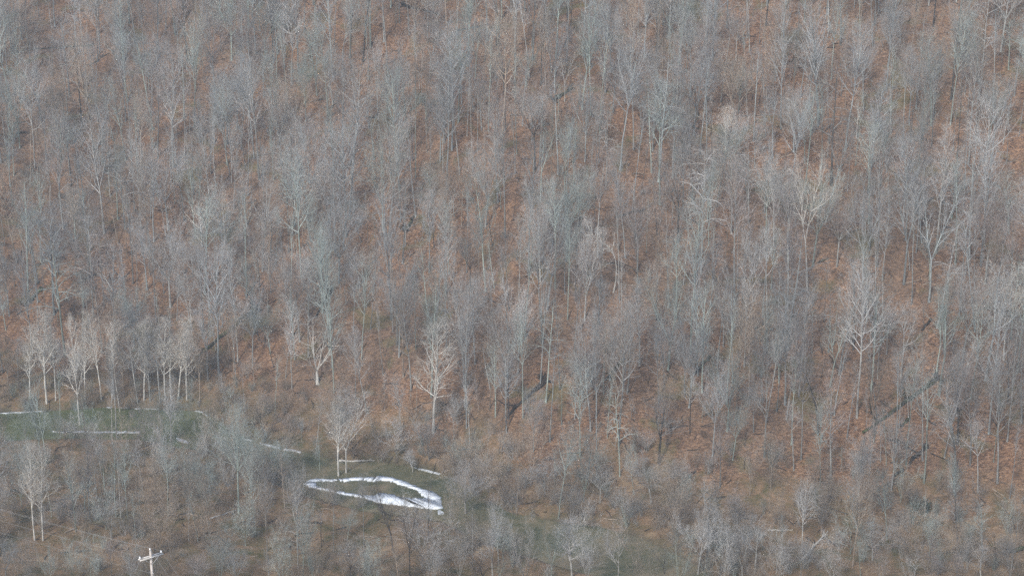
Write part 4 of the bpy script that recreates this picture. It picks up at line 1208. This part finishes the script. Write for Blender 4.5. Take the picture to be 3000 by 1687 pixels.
ice([(1215,1369),(1260,1378),(1290,1388),(1290,1390.5),(1258,1381.5),(1215,1371.5)], 'thin ice strip on the far bank above the ice ring')
ice([tp(1,3,1815,800),tp(1,3,1850,790),tp(1,3,1885,800),tp(1,3,1870,818),tp(1,3,1830,818)], 'small loose ice cake below the right tip of the ice ring')

# ------------------------------------------------------------------ straw tussock and ivy clump
def tuft(px, py, h, w, n, mat, name, label, cat, rad=.02):
    B = on_ground(px, py)
    gt = np.random.default_rng(int(px))
    st = np.concatenate([gt.normal(size=(n, 2)) * w * .3, np.zeros((n, 1))], 1)
    d = np.concatenate([gt.normal(size=(n, 2)) * .45, np.ones((n, 1))], 1)
    T = Tubes()
    T.add(grow(st, d, h * (.5 + .6 * gt.random(n)), 3, .12, -.08, gt), np.array([1, .8, .6, .15])[None] * rad * np.ones((n, 1)), 3)
    o = obj(name, T.mesh(name, MAT[mat]), None, B - np.array([0, 0, .05]))
    return tag(o, label, cat)
for (x, y, lab) in ((505, 938, 'pale straw tussock among the sycamores, left of the darker gap'), (575, 930, 'pale straw tussock right of the first row sycamore, the right one')):
    tuft(*tp(0, 2, x, y), 1.2, 2.6, 420, 'straw', 'grass_tussock', lab, 'grass')
tuft(*tp(3, 3, 1545, 800), 2.6, 1.0, 260, 'ivy', 'evergreen_bush', 'dark evergreen bush beside the tan snag', 'bush', .06)

# ------------------------------------------------------------------ utility pole and its lines
def wire_mesh(a, b, sag, r=.009):
    n = 24
    t = np.linspace(0, 1, n)[:, None]
    p = a + (b - a) * t
    p[:, 2] -= (sag * 4 * t * (1 - t))[:, 0]
    return Tubes().add(p - a, np.full(n, r), 4).mesh('wire', MAT['wire'])
def make_pole(base, top_z, yaw, label):
    e = empty('utility_pole', base)
    H = top_z - base[2]
    obj('pole', Tubes().add(np.array([[0, 0, -.3], [0, 0, H * .5], [0, 0, H - .02], [0, 0, H]]), np.array([.17, .145, .118, .02]), 12).mesh('pole', MAT['pole_wood'], True), e)
    c, s = math.cos(yaw), math.sin(yaw)
    def P(u, v, z): return np.array([c * u - s * v, s * u + c * v, z])
    def bar(name, p, q, w, h, mat):
        d = norm(q - p); u = norm(np.cross(d, [0, 0, 1.0])); v = np.cross(u, d)
        V = [x + u * a_ * w + v * b_ * h for x in (p, q) for a_, b_ in ((-1, -1), (1, -1), (1, 1), (-1, 1))]
        return obj(name, mesh_from(name, V, [(0, 3, 2, 1), (4, 5, 6, 7), (0, 1, 5, 4), (1, 2, 6, 5), (2, 3, 7, 6), (3, 0, 4, 7)], MAT[mat]), e)
    za = H - .62
    for v in (-.17, .17):
        bar('crossarm', P(-1.22, v, za), P(1.22, v, za), .05, .062, 'arm_wood')
    for u in (-.75, .75):
        bar('brace', P(u, -.235, za), P(0, -.2, za - .75), .02, .012, 'steel')
    tips = []
    for u, v, z in ((-1.1, 0, za + .06), (1.1, 0, za + .06), (0, .05, H - .02)):
        prof = [(0, .02), (.1, .02), (.1, .085), (.16, .095), (.18, .06), (.22, .085), (.27, .06), (.30, .015)]
        pts = np.array([P(u, v, z + a_) for a_, _ in prof])
        ang = np.arange(10) * 6.283 / 10
        V = np.array([[p[0] + r_ * math.cos(t), p[1] + r_ * math.sin(t), p[2]] for p, (_, r_) in zip(pts, prof) for t in ang])
        ii = np.arange(len(prof) * 10).reshape(-1, 10)
        Fq = np.stack([ii[:-1], np.roll(ii[:-1], -1, 1), np.roll(ii[1:], -1, 1), ii[1:]], -1).reshape(-1, 4)
        obj('insulator', mesh_from('insulator', V, Fq, MAT['porcelain'], True), e)
        tips.append(base + P(u, v, z + .28))
    obj('neutral_clamp', Tubes().add(np.array([P(0, -.12, H - 2.3), P(0, -.24, H - 2.3)]), np.array([.05, .06]), 8).mesh('neutral_clamp', MAT['porcelain']), e)
    tips.append(base + P(0, -.24, H - 2.3))
    tag(e, label, 'utility pole', 'utility poles of the power line')
    return e, tips
R_pole = 158.0
d0 = ray(440.5, 1613)
top = CAM + d0 * R_pole
gz = float(height(top[0], top[1]))
poleA, tipA = make_pole(np.array([top[0], top[1], gz]), top[2], math.radians(37), 'pale wooden utility pole with a tilted-looking crossarm at the bottom left')
xb, yb = -92.0, 172.0
poleB, tipB = make_pole(np.array([xb, yb, float(height(xb, yb))]), float(height(xb, yb)) + 15.5, math.radians(60), 'wooden utility pole past the left edge at the far end of the wires')
xc, yc = -12.0, 92.0
poleC, tipC = make_pole(np.array([xc, yc, float(height(xc, yc))]), float(height(xc, yc)) + 11.0, math.radians(0), 'wooden utility pole nearest the viewer at the near end of the wires')
names = ['crossarm left-end wire', 'crossarm right-end wire', 'pole-top wire', 'lowest wire']
for i in range(4):
    for tb, sag, where in ((tipB, 1.1, 'running off to the left from the utility pole'), (tipC, 1.6, 'running down to the right from the utility pole')):
        o = obj('power_line', wire_mesh(tipA[i], tb[i], sag), None, tipA[i])
        tag(o, f'thin grey {names[i]} {where}', 'wire', 'wires of the power line')
